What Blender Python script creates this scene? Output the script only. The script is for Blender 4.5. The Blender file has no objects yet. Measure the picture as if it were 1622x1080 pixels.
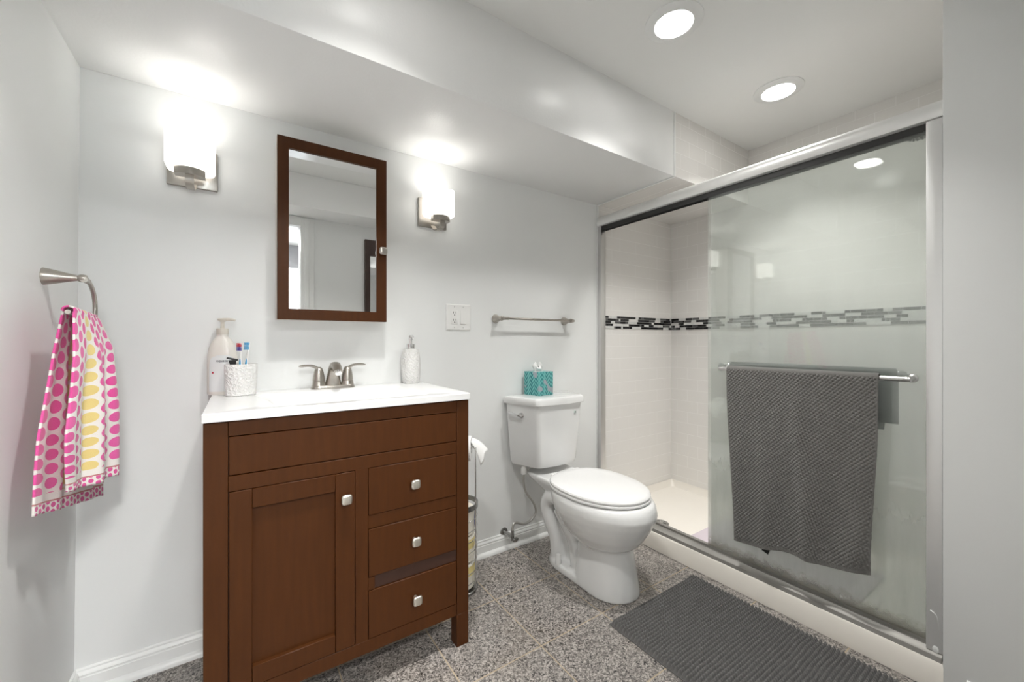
import bpy, bmesh, math, random
from mathutils import Vector, Matrix, noise
random.seed(7)
PI = math.pi
S = bpy.context.scene
COL = S.collection

# ------------------------------------------------------------------ camera, world, exposure
F_PX, YAW = 638.0, 0.5958
cam = bpy.data.objects.new('camera', bpy.data.cameras.new('camera'))
COL.objects.link(cam)
cam.data.sensor_fit = 'HORIZONTAL'
cam.data.sensor_width = 36.0
cam.data.lens = 36.0 * F_PX / 1622.0
cam.data.clip_start = 0.02
cam.location = (0.415, -1.7445, 1.071)
cam.rotation_euler = (PI / 2, 0, -YAW)
S.camera = cam

world = bpy.data.worlds.new('world'); S.world = world
world.use_nodes = True
world.node_tree.nodes['Background'].inputs[0].default_value = (0.85, 0.93, 1.0, 1)
world.node_tree.nodes['Background'].inputs[1].default_value = 9.0
S.view_settings.view_transform = 'Standard'
S.view_settings.look = 'None'
S.view_settings.gamma = 1.0
S.view_settings.use_curve_mapping = False
S.view_settings.exposure = 1.56
S.cycles.use_denoising = True
S.cycles.max_bounces = 12
S.cycles.diffuse_bounces = 6
S.cycles.transparent_max_bounces = 16
S.cycles.sample_clamp_indirect = 6.0

DOWNLIGHT = 9.0       # emission of the ceiling lamp discs
DOWNWATT = 2.3        # power of each ceiling lamp's beam
BULB = 0.12           # power of the bulb inside each open-topped sconce shade
SCONCE = 0.62          # emission of the sconce shades
HALL_FILL = 80.0           # emission of the unseen fill lamps added beyond the doorway

# ------------------------------------------------------------------ material helpers
class NT:
    def __init__(self, name):
        self.m = bpy.data.materials.new(name); self.m.use_nodes = True
        self.t = self.m.node_tree
        self.b = self.t.nodes['Principled BSDF']; self.out = self.t.nodes['Material Output']
    def n(self, kind, ins=None, **props):
        nd = self.t.nodes.new(kind)
        for k, v in props.items(): setattr(nd, k, v)
        for k, v in (ins or {}).items(): self.set(nd.inputs[k], v)
        return nd
    def set(self, sock, v):
        if isinstance(v, bpy.types.NodeSocket): self.t.links.new(v, sock)
        elif isinstance(v, (tuple, list)) and sock.type == 'RGBA' and len(v) == 3: sock.default_value = (*v, 1)
        else: sock.default_value = v
    def bs(self, **k):
        for a, v in k.items(): self.set(self.b.inputs[a.replace('_', ' ')], v)
    def math(self, op, a, b=0.0, c=0.0, clamp=False):
        nd = self.n('ShaderNodeMath', {0: a, 1: b, 2: c}, operation=op); nd.use_clamp = clamp
        return nd.outputs[0]
    def mix(self, f, a, b):
        nd = self.n('ShaderNodeMix', data_type='RGBA')
        self.set(nd.inputs['Factor'], f); self.set(nd.inputs[6], a); self.set(nd.inputs[7], b)
        return nd.outputs[2]
    def ramp(self, f, stops, interp='LINEAR'):
        nd = self.n('ShaderNodeValToRGB', {0: f}); r = nd.color_ramp; r.interpolation = interp
        while len(r.elements) < len(stops): r.elements.new(0.5)
        for e, (p, c) in zip(r.elements, stops): e.position = p; e.color = (*c, 1)
        return nd.outputs[0]
    def obj(self): return self.n('ShaderNodeTexCoord').outputs['Object']
    def uv(self): return self.n('ShaderNodeTexCoord').outputs['UV']
    def sep(self, v): return self.n('ShaderNodeSeparateXYZ', {0: v}).outputs
    def comb(self, x, y, z=0.0): return self.n('ShaderNodeCombineXYZ', {0: x, 1: y, 2: z}).outputs[0]
    def noise(self, v, scale, detail=3.0, rough=0.5):
        return self.n('ShaderNodeTexNoise', {'Vector': v, 'Scale': scale, 'Detail': detail, 'Roughness': rough}).outputs[0]
    def bump(self, h, strength=0.3, dist=0.002):
        o = self.n('ShaderNodeBump', {'Height': h, 'Strength': strength, 'Distance': dist}).outputs[0]
        self.set(self.b.inputs['Normal'], o); return o

def plain(name, col, rough=0.5, metal=0.0, bump=None, coat=0.0, vary=0.0, **kw):
    m = NT(name)
    m.bs(Base_Color=col, Roughness=rough, Metallic=metal, Coat_Weight=coat)
    if bump or vary:
        p = m.obj()
        if vary:
            f = m.noise(p, 9.0, 5.0)
            m.bs(Base_Color=m.mix(f, tuple(c * (1 - vary) for c in col), tuple(min(1, c * (1 + vary)) for c in col)))
        if bump: m.bump(m.noise(p, bump[0], 4.0), bump[1], bump[2])
    for k, v in kw.items(): m.set(m.b.inputs[k.replace('_', ' ')], v)
    return m.m

def emit(name, col, strength):
    m = NT(name); m.bs(Base_Color=(0.9, 0.9, 0.9), Emission_Color=col, Emission_Strength=strength, Roughness=0.4)
    return m.m

M = {}
M['wall'] = plain('wall_paint', (0.80, 0.812, 0.806), 0.42, bump=(160, 0.12, 0.001), vary=0.012)
M['gloss_paint'] = plain('gloss_paint', (0.85, 0.855, 0.85), 0.30, bump=(120, 0.25, 0.0015), vary=0.01, Specular_IOR_Level=0.32)
M['ceiling'] = plain('ceiling_paint', (0.84, 0.845, 0.83), 0.6, bump=(140, 0.1, 0.001))
M['trim'] = plain('white_trim', (0.82, 0.83, 0.82), 0.3, vary=0.01)
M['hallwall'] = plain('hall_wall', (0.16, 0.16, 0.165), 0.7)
M['porcelain'] = plain('porcelain', (0.82, 0.825, 0.82), 0.08, coat=0.5, vary=0.005)
M['seatplastic'] = plain('seat_plastic', (0.87, 0.87, 0.865), 0.2, vary=0.005)
M['counter'] = plain('counter_white', (0.80, 0.805, 0.805), 0.12, vary=0.005)
M['nickel'] = plain('brushed_nickel', (0.46, 0.43, 0.39), 0.28, 1.0, vary=0.05)
M['satin'] = plain('satin_knob', (0.72, 0.69, 0.62), 0.35, 1.0, vary=0.03)
M['chrome'] = plain('chrome', (0.75, 0.75, 0.75), 0.08, 1.0, vary=0.02)
M['darkchrome'] = plain('dark_steel', (0.38, 0.38, 0.37), 0.22, 1.0, vary=0.1)
M['alu'] = plain('aluminium', (0.66, 0.66, 0.65), 0.34, 1.0, vary=0.04)
M['alulight'] = plain('white_aluminium', (0.80, 0.80, 0.795), 0.36, 0.45, vary=0.02)
M['aludark'] = plain('track_metal', (0.34, 0.33, 0.31), 0.55, 0.8, vary=0.12)
M['black'] = plain('black_plastic', (0.015, 0.015, 0.016), 0.3, vary=0.1)
M['dark'] = plain('gap_shade_colour', (0.012, 0.007, 0.004), 0.8, vary=0.1)  # near-black colour put in for the shade inside the vanity gaps
M['whiteplastic'] = plain('white_plastic', (0.83, 0.83, 0.815), 0.3, vary=0.01)
M['bottle'] = plain('bottle_plastic', (0.76, 0.73, 0.68), 0.3, vary=0.01)
M['bottlecap'] = plain('pump_plastic', (0.66, 0.62, 0.55), 0.35, vary=0.01)
M['label'] = plain('paper_label', (0.74, 0.76, 0.76), 0.3, vary=0.01)
M['ink'] = plain('grey_ink', (0.10, 0.10, 0.12), 0.5, vary=0.05)
M['red'] = plain('red_mark', (0.45, 0.01, 0.04), 0.4, vary=0.05)
M['pan'] = plain('pan_acrylic', (0.84, 0.80, 0.735), 0.28, vary=0.02)
M['bluebrush'] = plain('blue_bristle', (0.04, 0.36, 0.66), 0.5, vary=0.1)
M['navybrush'] = plain('navy_bristle', (0.05, 0.03, 0.33), 0.5, vary=0.1)
M['redbrush'] = plain('red_bristle', (0.55, 0.03, 0.05), 0.5, vary=0.1)
M['paper'] = plain('tissue_paper', (0.86, 0.86, 0.85), 0.9, bump=(300, 0.2, 0.001))
M['wrap'] = plain('roll_wrapper', (0.78, 0.75, 0.66), 0.3, vary=0.05)
M['yellowwrap'] = plain('yellow_wrapper', (0.78, 0.66, 0.28), 0.35, vary=0.05)
M['bluewrap'] = plain('blue_wrapper', (0.03, 0.03, 0.28), 0.35, vary=0.05)
M['lavender'] = plain('lavender_mat', (0.62, 0.55, 0.60), 0.5, bump=(200, 0.4, 0.002))
M['mirror'] = plain('mirror_glass', (0.88, 0.89, 0.89), 0.0, 1.0)
M['blind'] = plain('blind_slat', (0.85, 0.86, 0.86), 0.5, vary=0.01)
M['lamp'] = emit('lamp_disc', (1.0, 0.985, 0.95), DOWNLIGHT)
M['hallfill'] = emit('hall_fill', (1.0, 0.985, 0.96), HALL_FILL)
M['shade'] = emit('sconce_shade', (1.0, 0.965, 0.90), SCONCE)

def wood():
    m = NT('brown_painted_wood'); p = m.obj(); x, y, z = m.sep(p)
    grain = m.noise(m.comb(m.math('MULTIPLY', x, 26.0), m.math('MULTIPLY', y, 26.0), m.math('MULTIPLY', z, 2.0)), 3.0, 6.0)
    c = m.mix(grain, (0.050, 0.0155, 0.0034), (0.083, 0.0270, 0.0063))
    sc = m.noise(m.comb(m.math('MULTIPLY', x, 9.0), y, m.math('MULTIPLY', z, 60.0)), 2.2, 4.0, 0.7)
    spot = m.noise(p, 4.5, 1.0)
    wear = m.math('MULTIPLY', m.math('GREATER_THAN', sc, 0.765), m.math('GREATER_THAN', spot, 0.56))
    m.bs(Base_Color=m.mix(m.math('MULTIPLY', wear, 0.5), c, (0.33, 0.19, 0.12)), Specular_IOR_Level=0.2, Roughness=0.42)
    m.bump(grain, 0.08, 0.001); return m.m
M['wood'] = wood()
M['drawerwood'] = M['wood']
M['railwood'] = plain('dark_rail_wood', (0.040, 0.014, 0.007), 0.5, vary=0.25)

def granite():
    m = NT('granite_tile'); p = m.obj(); x, y, z = m.sep(p)
    v1 = m.n('ShaderNodeTexVoronoi', {'Vector': p, 'Scale': 260.0}, feature='F1').outputs['Color']
    v2 = m.n('ShaderNodeTexVoronoi', {'Vector': p, 'Scale': 150.0}, feature='F1').outputs['Color']
    r1 = m.sep(v1)[0]; r2 = m.sep(v2)[1]
    c1 = m.ramp(r1, [(0.0, (0.018, 0.018, 0.02)), (0.24, (0.19, 0.182, 0.176)), (0.5, (0.42, 0.40, 0.385)), (0.80, (0.70, 0.675, 0.65))], 'CONSTANT')
    c2 = m.ramp(r2, [(0.0, (0.035, 0.035, 0.038)), (0.22, (0.32, 0.305, 0.295)), (0.75, (0.58, 0.555, 0.535))], 'CONSTANT')
    c = m.n('ShaderNodeMix', {}, data_type='RGBA', blend_type='MULTIPLY'); 
    m.set(c.inputs['Factor'], 1.0); m.set(c.inputs[6], m.mix(0.38, c1, c2)); m.set(c.inputs[7], (0.78, 0.75, 0.72)); c = c.outputs[2]
    warm = m.math('MULTIPLY', m.math('SUBTRACT', m.noise(p, 3.0, 4.0), 0.5), 2.2, clamp=True)
    c = m.mix(m.math('MULTIPLY', warm, 0.5), c, m.mix(0.6, c, (0.30, 0.21, 0.12)))
    br = m.n('ShaderNodeTexBrick', {'Vector': m.comb(m.math('ADD', x, 0.305 * 40 - 0.074), m.math('ADD', y, 0.305 * 40 - 0.284)), 'Scale': 1.0,
             'Mortar Size': 0.0024, 'Mortar Smooth': 0.1, 'Brick Width': 0.305, 'Row Height': 0.305}, offset=0.0, squash=1.0)
    g = br.outputs['Fac']
    m.bs(Base_Color=m.mix(g, c, (0.44, 0.36, 0.26)), Roughness=m.math('MULTIPLY_ADD', g, 0.4, 0.32))
    m.bump(m.math('SUBTRACT', 1.0, g), 0.3, 0.001); return m.m
M['floor'] = granite()

def tile(name, a, b, shift=0.0):
    m = NT(name); s = m.sep(m.obj())
    br = m.n('ShaderNodeTexBrick', {'Vector': m.comb(m.math('ADD', s[a], 9.12 + shift), m.math('ADD', s[b], 7.6 - 0.049)), 'Scale': 1.0,
             'Mortar Size': 0.0016, 'Mortar Smooth': 0.4, 'Brick Width': 0.152, 'Row Height': 0.076}, offset=0.5, squash=1.0)
    g = br.outputs['Fac']
    m.bs(Base_Color=m.mix(g, (0.79, 0.775, 0.75), (0.83, 0.82, 0.80)), Roughness=m.math('MULTIPLY_ADD', g, 0.4, 0.14))
    m.bump(m.math('SUBTRACT', 1.0, g), 0.28, 0.0012); return m.m
M['tile_xz'] = tile('tile_back', 0, 2); M['tile_yz'] = tile('tile_side', 1, 2, 0.05); M['tile_xy'] = tile('tile_under', 0, 1)

def glass():
    m = NT('shower_glass'); p = m.obj(); x, y, z = m.sep(p)
    st = m.noise(m.comb(m.math('MULTIPLY', x, 3.0), m.math('MULTIPLY', y, 10.0), m.math('MULTIPLY', z, 1.5)), 2.0, 5.0, 0.6)
    low = m.n('ShaderNodeMapRange', {0: z, 1: 1.30, 2: 1.05, 3: 0.07, 4: 0.19}, interpolation_type='SMOOTHSTEP').outputs[0]
    low = m.math('ADD', low, m.n('ShaderNodeMapRange', {0: z, 1: 0.80, 2: 0.35, 3: 0.0, 4: 0.14}, interpolation_type='SMOOTHSTEP').outputs[0])
    scum = m.math('MULTIPLY', low, m.math('MULTIPLY_ADD', st, 0.5, 0.75))
    grime = m.n('ShaderNodeMapRange', {0: m.math('ADD', z, m.math('MULTIPLY', m.math('SUBTRACT', m.noise(p, 22.0, 6.0, 0.7), 0.5), 0.10)), 1: 0.165, 2: 0.125, 3: 0.0, 4: 0.5}).outputs[0]
    tr = m.n('ShaderNodeBsdfTransparent', {0: (0.968, 0.982, 0.974)}).outputs[0]
    col = m.mix(grime, (0.84, 0.875, 0.845), (0.20, 0.13, 0.045))
    df = m.n('ShaderNodeBsdfDiffuse', {0: col}).outputs[0]
    tl = m.n('ShaderNodeBsdfTranslucent', {0: col}).outputs[0]
    ms = m.n('ShaderNodeMixShader', {0: 0.45, 1: df, 2: tl}).outputs[0]
    body = m.n('ShaderNodeMixShader', {0: m.math('MAXIMUM', scum, grime), 1: tr, 2: ms}).outputs[0]
    gl = m.n('ShaderNodeBsdfGlossy', {0: (1, 1, 1), 'Roughness': 0.015}).outputs[0]
    fr = m.n('ShaderNodeFresnel', {0: 1.5}).outputs[0]
    fin = m.n('ShaderNodeMixShader', {0: fr, 1: body, 2: gl}).outputs[0]
    m.t.links.new(fin, m.out.inputs[0]); return m.m
M['glass'] = glass()

def emboss(name, col, scale):
    m = NT(name); p = m.obj()
    w = m.n('ShaderNodeTexVoronoi', {'Vector': m.n('ShaderNodeVectorMath', {0: p, 1: (0.004, 0.004, 0.004)}, operation='ADD').outputs[0], 'Scale': scale, 'Smoothness': 0.3}, feature='SMOOTH_F1').outputs['Distance']
    h = m.math('ABSOLUTE', m.math('SUBTRACT', m.math('FRACT', m.math('MULTIPLY', w, 1.6)), 0.5))
    m.bs(Base_Color=col, Roughness=0.35); m.bump(h, 1.0, 0.004); return m.m
M['emboss'] = emboss('embossed_ceramic', (0.74, 0.735, 0.72), 95.0)

def cloth(name, col, rough=0.95):
    m = NT(name); p = m.obj(); f = m.noise(p, 420.0, 2.0); f2 = m.noise(p, 30.0, 3.0)
    m.bs(Base_Color=m.mix(m.math('MULTIPLY_ADD', f2, 0.6, m.math('MULTIPLY', f, 0.4)), tuple(c * 0.72 for c in col), tuple(c * 1.28 for c in col)), Roughness=rough, Sheen_Weight=0.25)
    m.bump(f, 0.5, 0.002); return m.m
M['greytowel'] = cloth('charcoal_towel', (0.165, 0.161, 0.152))
M['hem'] = cloth('towel_hem', (0.15, 0.148, 0.14))
M['teal'] = cloth('teal_towel', (0.012, 0.026, 0.025))
M['mat'] = cloth('charcoal_chenille', (0.105, 0.102, 0.099))

def dots():
    # white terry with columns of pink and yellow oval dots; UV is in metres
    m = NT('polka_dot_terry'); u, v, _ = m.sep(m.uv())
    def grid(pu, pv, ru, rv):
        cu = m.math('DIVIDE', u, pu); ci = m.math('FLOOR', cu)
        odd = m.math('MODULO', m.math('ABSOLUTE', ci), 2.0)
        cv = m.math('ADD', m.math('DIVIDE', v, pv), m.math('MULTIPLY', odd, 0.5))
        fu = m.math('SUBTRACT', m.math('FRACT', cu), 0.5); fv = m.math('SUBTRACT', m.math('FRACT', cv), 0.5)
        wob = m.math('MULTIPLY_ADD', m.noise(m.comb(ci, m.math('FLOOR', cv)), 0.73, 0.0), 0.5, 0.75)
        d = m.math('ADD', m.math('POWER', m.math('DIVIDE', fu, m.math('MULTIPLY', wob, ru)), 2.0), m.math('POWER', m.math('DIVIDE', fv, rv), 2.0))
        return ci, m.math('LESS_THAN', d, 1.0)
    ci, big = grid(0.038, 0.034, 0.44, 0.39)
    _, small = grid(0.012, 0.016, 0.40, 0.38)
    w = m.n('ShaderNodeTexWhiteNoise', {'W': ci}, noise_dimensions='1D').outputs[0]
    k = m.math('MODULO', m.math('ABSOLUTE', ci), 5.0)
    yellow = m.math('COMPARE', k, 3.0, 0.6)
    fade = m.noise(m.comb(ci, m.math('MULTIPLY', v, 5.0)), 1.3, 2.0)
    pink = m.mix(fade, (0.76, 0.025, 0.27), (0.83, 0.17, 0.46))
    dc = m.mix(yellow, pink, (0.80, 0.64, 0.24))
    hem = m.math('GREATER_THAN', m.math('ABSOLUTE', m.math('SUBTRACT', v, 0.48)), 0.455 )
    hem = m.math('LESS_THAN', m.math('MINIMUM', v, m.math('SUBTRACT', 0.94, v)), 0.024)
    line = m.math('LESS_THAN', m.math('ABSOLUTE', m.math('SUBTRACT', m.math('MINIMUM', v, m.math('SUBTRACT', 0.94, v)), 0.026)), 0.0018)
    mid = m.math('LESS_THAN', m.math('ABSOLUTE', m.math('SUBTRACT', m.math('MINIMUM', v, m.math('SUBTRACT', 0.94, v)), 0.033)), 0.012)
    base = (0.86, 0.82, 0.78)
    c = m.mix(m.math('MULTIPLY', big, m.math('SUBTRACT', 1.0, mid)), base, dc)
    c = m.mix(hem, c, m.mix(small, base, (0.74, 0.10, 0.34)))
    c = m.mix(line, c, (0.55, 0.2, 0.2))
    m.bs(Base_Color=c, Roughness=0.95, Sheen_Weight=0.3)
    m.bump(m.noise(m.uv(), 700.0, 2.0), 0.6, 0.002); return m.m
M['dots'] = dots()

def leafbox():
    m = NT('teal_leaf_print'); p = m.obj(); x, y, z = m.sep(p)
    s = m.math('ADD', x, y)
    cu = m.math('DIVIDE', s, 0.034); a = m.math('ABSOLUTE', m.math('SUBTRACT', m.math('FRACT', cu), 0.5))
    ph = m.math('MULTIPLY', m.math('MODULO', m.math('ABSOLUTE', m.math('FLOOR', cu)), 2.0), 0.5)
    h = m.math('FRACT', m.math('ADD', m.math('SUBTRACT', m.math('DIVIDE', z, 0.021), m.math('MULTIPLY', a, 2.6)), ph))
    leaf = m.math('MULTIPLY', m.math('LESS_THAN', h, 0.52), m.math('LESS_THAN', a, 0.44))
    stem = m.math('LESS_THAN', a, 0.03)
    leaf = m.math('MAXIMUM', leaf, stem)
    c = m.mix(leaf, (0.20, 0.56, 0.53), (0.012, 0.20, 0.22))
    blob = m.math('GREATER_THAN', m.noise(p, 26.0, 0.0), 0.64)
    c = m.mix(m.math('MULTIPLY', blob, 0.85), c, (0.42, 0.42, 0.47))
    m.bs(Base_Color=c, Roughness=0.35); return m.m
M['leafbox'] = leafbox()
def brushed():
    m = NT('header_metal'); m.bs(Base_Color=(0.84, 0.84, 0.83), Roughness=0.38, Metallic=0.55)
    m.bump(m.noise(m.obj(), 200.0, 2.0), 0.03, 0.001); return m.m
M['header'] = brushed()

# ------------------------------------------------------------------ mesh helpers
def obj(name, bm, mat, parent=None, smooth=40, thing_loc=None):
    me = bpy.data.meshes.new(name); bm.normal_update(); bm.to_mesh(me); bm.free()
    for mm in (mat if isinstance(mat, (list, tuple)) else [mat]): me.materials.append(mm)
    if smooth:
        for p in me.polygons: p.use_smooth = True
        me.set_sharp_from_angle(angle=math.radians(smooth))
    o = bpy.data.objects.new(name, me); COL.objects.link(o)
    if parent is not None:
        o.parent = parent
        if parent.type == 'EMPTY': o.matrix_parent_inverse = Matrix.Translation(-parent.location)
    return o
def tag(o, label, cat=None, group=None, kind=None):
    if label: o['label'] = label
    if cat: o['category'] = cat
    if group: o['group'] = group
    if kind: o['kind'] = kind
    return o
def thing(name, label, cat, loc, group=None):
    o = bpy.data.objects.new(name, None); COL.objects.link(o); o.location = loc
    o.empty_display_size = 0.05
    return tag(o, label, cat, group)
def struct(name, bm, mat, label, smooth=40):
    return tag(obj(name, bm, mat, None, smooth), label, None, None, 'structure')
def B(): return bmesh.new()
def box(bm, lo, hi, bev=0.0, seg=2, mtx=None, mi=0):
    t = bmesh.new()
    bmesh.ops.create_cube(t, size=1.0)
    for v in t.verts:
        v.co = Vector([lo[i] + (v.co[i] + 0.5) * (hi[i] - lo[i]) for i in range(3)])
    if bev > 0:
        bmesh.ops.bevel(t, geom=list(t.edges), offset=bev, segments=seg, profile=0.5, affect='EDGES')
    merge(bm, t, mtx, mi); return bm
def merge(bm, t, mtx=None, mi=0):
    if mtx is not None: bmesh.ops.transform(t, matrix=mtx, verts=t.verts)
    mp = {v: bm.verts.new(v.co) for v in t.verts}
    for f in t.faces:
        try:
            g = bm.faces.new([mp[v] for v in f.verts]); g.material_index = mi if mi else f.material_index
        except ValueError: pass
    t.free()
def loft(bm, rings, cap=True, closed=True, mi=0, capends=(True, True)):
    rr = [[bm.verts.new(c) for c in r] for r in rings]
    n = len(rr[0])
    for a, b in zip(rr, rr[1:]):
        for i in range(n if closed else n - 1):
            j = (i + 1) % n
            f = bm.faces.new((a[i], a[j], b[j], b[i])); f.material_index = mi
    if cap:
        if capends[0]: bm.faces.new(list(reversed(rr[0]))).material_index = mi
        if capends[1]: bm.faces.new(rr[-1]).material_index = mi
    return rr
def lathe(bm, prof, mtx=None, seg=32, mi=0, sx=1.0, sy=1.0, cap=True):
    rings = []
    for r, z in prof:
        r = max(r, 1e-5)
        rings.append([(mtx or Matrix()) @ Vector((r * sx * math.cos(2 * PI * k / seg), r * sy * math.sin(2 * PI * k / seg), z)) for k in range(seg)])
    loft(bm, rings, cap, True, mi); return bm
def smooth_path(pts, sub=6):
    P = [Vector(p) for p in pts]; out = []
    for i in range(len(P) - 1):
        p0 = P[max(i - 1, 0)]; p1 = P[i]; p2 = P[i + 1]; p3 = P[min(i + 2, len(P) - 1)]
        for k in range(sub):
            t = k / sub
            out.append(0.5 * ((2 * p1) + (p2 - p0) * t + (2 * p0 - 5 * p1 + 4 * p2 - p3) * t * t + (3 * p1 - p0 - 3 * p2 + p3) * t ** 3))
    out.append(P[-1]); return out
def tube(bm, pts, r, seg=12, mi=0, flat=1.0, cap=True, upv=None):
    P = [Vector(p) for p in pts]; n = len(P)
    R = r if isinstance(r, (list, tuple)) else [r] * n
    if len(R) != n: R = [R[0] + (R[-1] - R[0]) * i / (n - 1) if len(R) == 2 else R[min(int(i * len(R) / n), len(R) - 1)] for i in range(n)]
    rings = []; nrm = None
    for i in range(n):
        t = (P[min(i + 1, n - 1)] - P[max(i - 1, 0)]).normalized()
        if nrm is None:
            a = Vector(upv) if upv else (Vector((0, 0, 1)) if abs(t.z) < 0.9 else Vector((1, 0, 0)))
            nrm = (a - t * a.dot(t)).normalized()
        else:
            nrm = (nrm - t * nrm.dot(t)).normalized()
        bn = t.cross(nrm)
        rings.append([P[i] + (nrm * math.cos(2 * PI * k / seg) * flat + bn * math.sin(2 * PI * k / seg)) * R[i] for k in range(seg)])
    loft(bm, rings, cap, True, mi); return bm
def prism(bm, pts, axis, a, b, mi=0):
    # pts: 2-D outline extruded along axis from a to b
    def P(p, h): return [(h, p[0], p[1]), (p[0], h, p[1]), (p[0], p[1], h)][axis]
    loft(bm, [[P(p, a) for p in pts], [P(p, b) for p in pts]], True, True, mi)
    bmesh.ops.recalc_face_normals(bm, faces=bm.faces); return bm
def rrect(x0, x1, y0, y1, r, seg=5):
    out = []
    for cx, cy, a0 in ((x1 - r, y1 - r, 0), (x0 + r, y1 - r, 90), (x0 + r, y0 + r, 180), (x1 - r, y0 + r, 270)):
        for k in range(seg + 1):
            a = math.radians(a0 + 90 * k / seg); out.append((cx + r * math.cos(a), cy + r * math.sin(a)))
    return out
def fix(bm): bmesh.ops.recalc_face_normals(bm, faces=bm.faces); return bm
def surf(bm, fn, nu, nv, uvfn=None, mi=0):
    uvl = bm.loops.layers.uv.verify() if uvfn else None
    g = [[bm.verts.new(fn(i / nu, j / nv)) for i in range(nu + 1)] for j in range(nv + 1)]
    for j in range(nv):
        for i in range(nu):
            f = bm.faces.new((g[j][i], g[j][i + 1], g[j + 1][i + 1], g[j + 1][i])); f.material_index = mi
            if uvfn:
                for l, (a, b) in zip(f.loops, ((i, j), (i + 1, j), (i + 1, j + 1), (i, j + 1))):
                    l[uvl].uv = uvfn(a / nu, b / nv)
    return g
def lerp(a, b, t): return a + (b - a) * t
def poly(pts, t):
    # piecewise linear through [(t, value-tuple)]
    for (t0, v0), (t1, v1) in zip(pts, pts[1:]):
        if t <= t1:
            k = (t - t0) / max(t1 - t0, 1e-9); return Vector(v0).lerp(Vector(v1), max(0, k))
    return Vector(pts[-1][1])
def ss(a, b, x):
    t = min(1, max(0, (x - a) / (b - a))); return t * t * (3 - 2 * t)
ROT = lambda a, ax: Matrix.Rotation(a, 4, ax)
T = lambda *v: Matrix.Translation(Vector(v))

# ------------------------------------------------------------------ the setting
XS, XR, ZS, DS, ZC = 2.2217, 2.9705, 1.900, 0.526, 2.223      # shower edge, shower side wall, soffit bottom, soffit depth, ceiling
YN, YO, YF = -1.4655, -1.565, -1.83                            # shower end wall, far soffit face, doorway wall
XW = 2.177                                                     # right wall face
struct('floor', box(B(), (-0.6, -5.0, -0.08), (3.1, 0.1, 0.0)), M['floor'], 'speckled grey granite tile floor with thin tan grout')
struct('wall_back', box(B(), (-0.1, 0, 0), (XS + 0.012, 0.1, 2.3)), M['wall'], 'pale grey painted wall behind the vanity and the toilet')
struct('wall_tiled_back', box(B(), (XS + 0.012, 0, 0), (3.07, 0.1, 2.3)), M['tile_xz'], 'white tiled end wall of the shower')
struct('wall_tiled_side', box(B(), (XR, YN, 0), (3.07, 0, 2.3)), M['tile_yz'], 'white tiled long wall of the shower')
bm = B()
vs = [(-0.1, YF, 0), (0.004, YF, 0), (0.004, 0, 0), (-0.1, 0, 0), (-0.1, YF, 2.3), (0.019, YF, 2.3), (0.019, 0, 2.3), (-0.1, 0, 2.3)]
vv = [bm.verts.new(v) for v in vs]
for f in ((0, 3, 2, 1), (4, 5, 6, 7), (0, 1, 5, 4), (1, 2, 6, 5), (2, 3, 7, 6), (3, 0, 4, 7)): bm.faces.new([vv[i] for i in f])
struct('wall_left', bm, M['wall'], 'pale grey painted wall on the left holding the towel ring')
bm = box(B(), (XW, -1.95, 0), (3.07, -1.4672, 2.3), 0.002)
struct('wall_right', bm, M['wall'], 'pale grey painted wall end right of the shower')
struct('wall_tiled_front', box(B(), (XS + 0.03, -1.4671, 0), (XR, YN, 2.223)), M['tile_xz'], 'white tiled end wall of the shower holding the shower head')
struct('soffit', box(B(), (-0.02, -DS, ZS), (XS + 0.006, -0.0005, 2.29), 0.002), M['gloss_paint'], 'glossy white boxed soffit above the vanity')
bm = box(B(), (XS + 0.006, -DS, ZS), (XR, -0.0005, 2.29))
for f in bm.faces:
    if abs(f.normal.z) > 0.5: f.material_index = 1
struct('soffit_tiled', bm, [M['tile_xz'], M['tile_xy']], 'white tiled part of the soffit inside the shower')
struct('ceiling', box(B(), (-0.1, -1.95, ZC), (3.07, -DS, 2.3)), M['ceiling'], 'white painted ceiling with round recessed lamps')
struct('soffit_doorway', box(B(), (-0.1, -1.949, 1.995), (2.04, YO, 2.222), 0.002), M['gloss_paint'], 'white boxed soffit over the doorway seen in the mirror')
# doorway wall with its opening
bm = B()
box(bm, (0.80, -1.95, 0), (XW, YF, 1.9949)); box(bm, (2.0405, -1.9495, 1.995), (XW, YF, 2.2225))
box(bm, (-0.1, -1.95, 0), (0.03, YF, 1.9951))
struct('wall_front', bm, M['wall'], 'pale grey wall with the doorway opposite the mirror')
bm = B()
box(bm, (0.795, -1.965, 0), (0.885, YF + 0.016, 1.985), 0.004); box(bm, (0.815, YF + 0.016, 0), (0.85, YF + 0.024, 1.97), 0.003)
box(bm, (0.028, -1.965, 1.925), (0.80, YF + 0.016, 1.992), 0.004)
box(bm, (0.0305, -1.965, 0), (0.06, YF + 0.014, 1.93), 0.004)
struct('trim_1', bm, M['trim'], 'white moulded casing round the doorway')
# white edge trim where paint meets tile
bm = B()
box(bm, (XS - 0.001, -0.006, 0.08), (XS + 0.012, 0.002, ZS), 0.002)
box(bm, (XS, -DS - 0.001, ZS - 0.005), (XS + 0.012, 0, ZS + 0.002), 0.002)
box(bm, (XS, -DS - 0.004, ZS - 0.004), (XS + 0.012, -DS + 0.002, ZC), 0.002)
struct('trim_2', bm, M['trim'], 'thin white edge strip between paint and shower tile')
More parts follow.
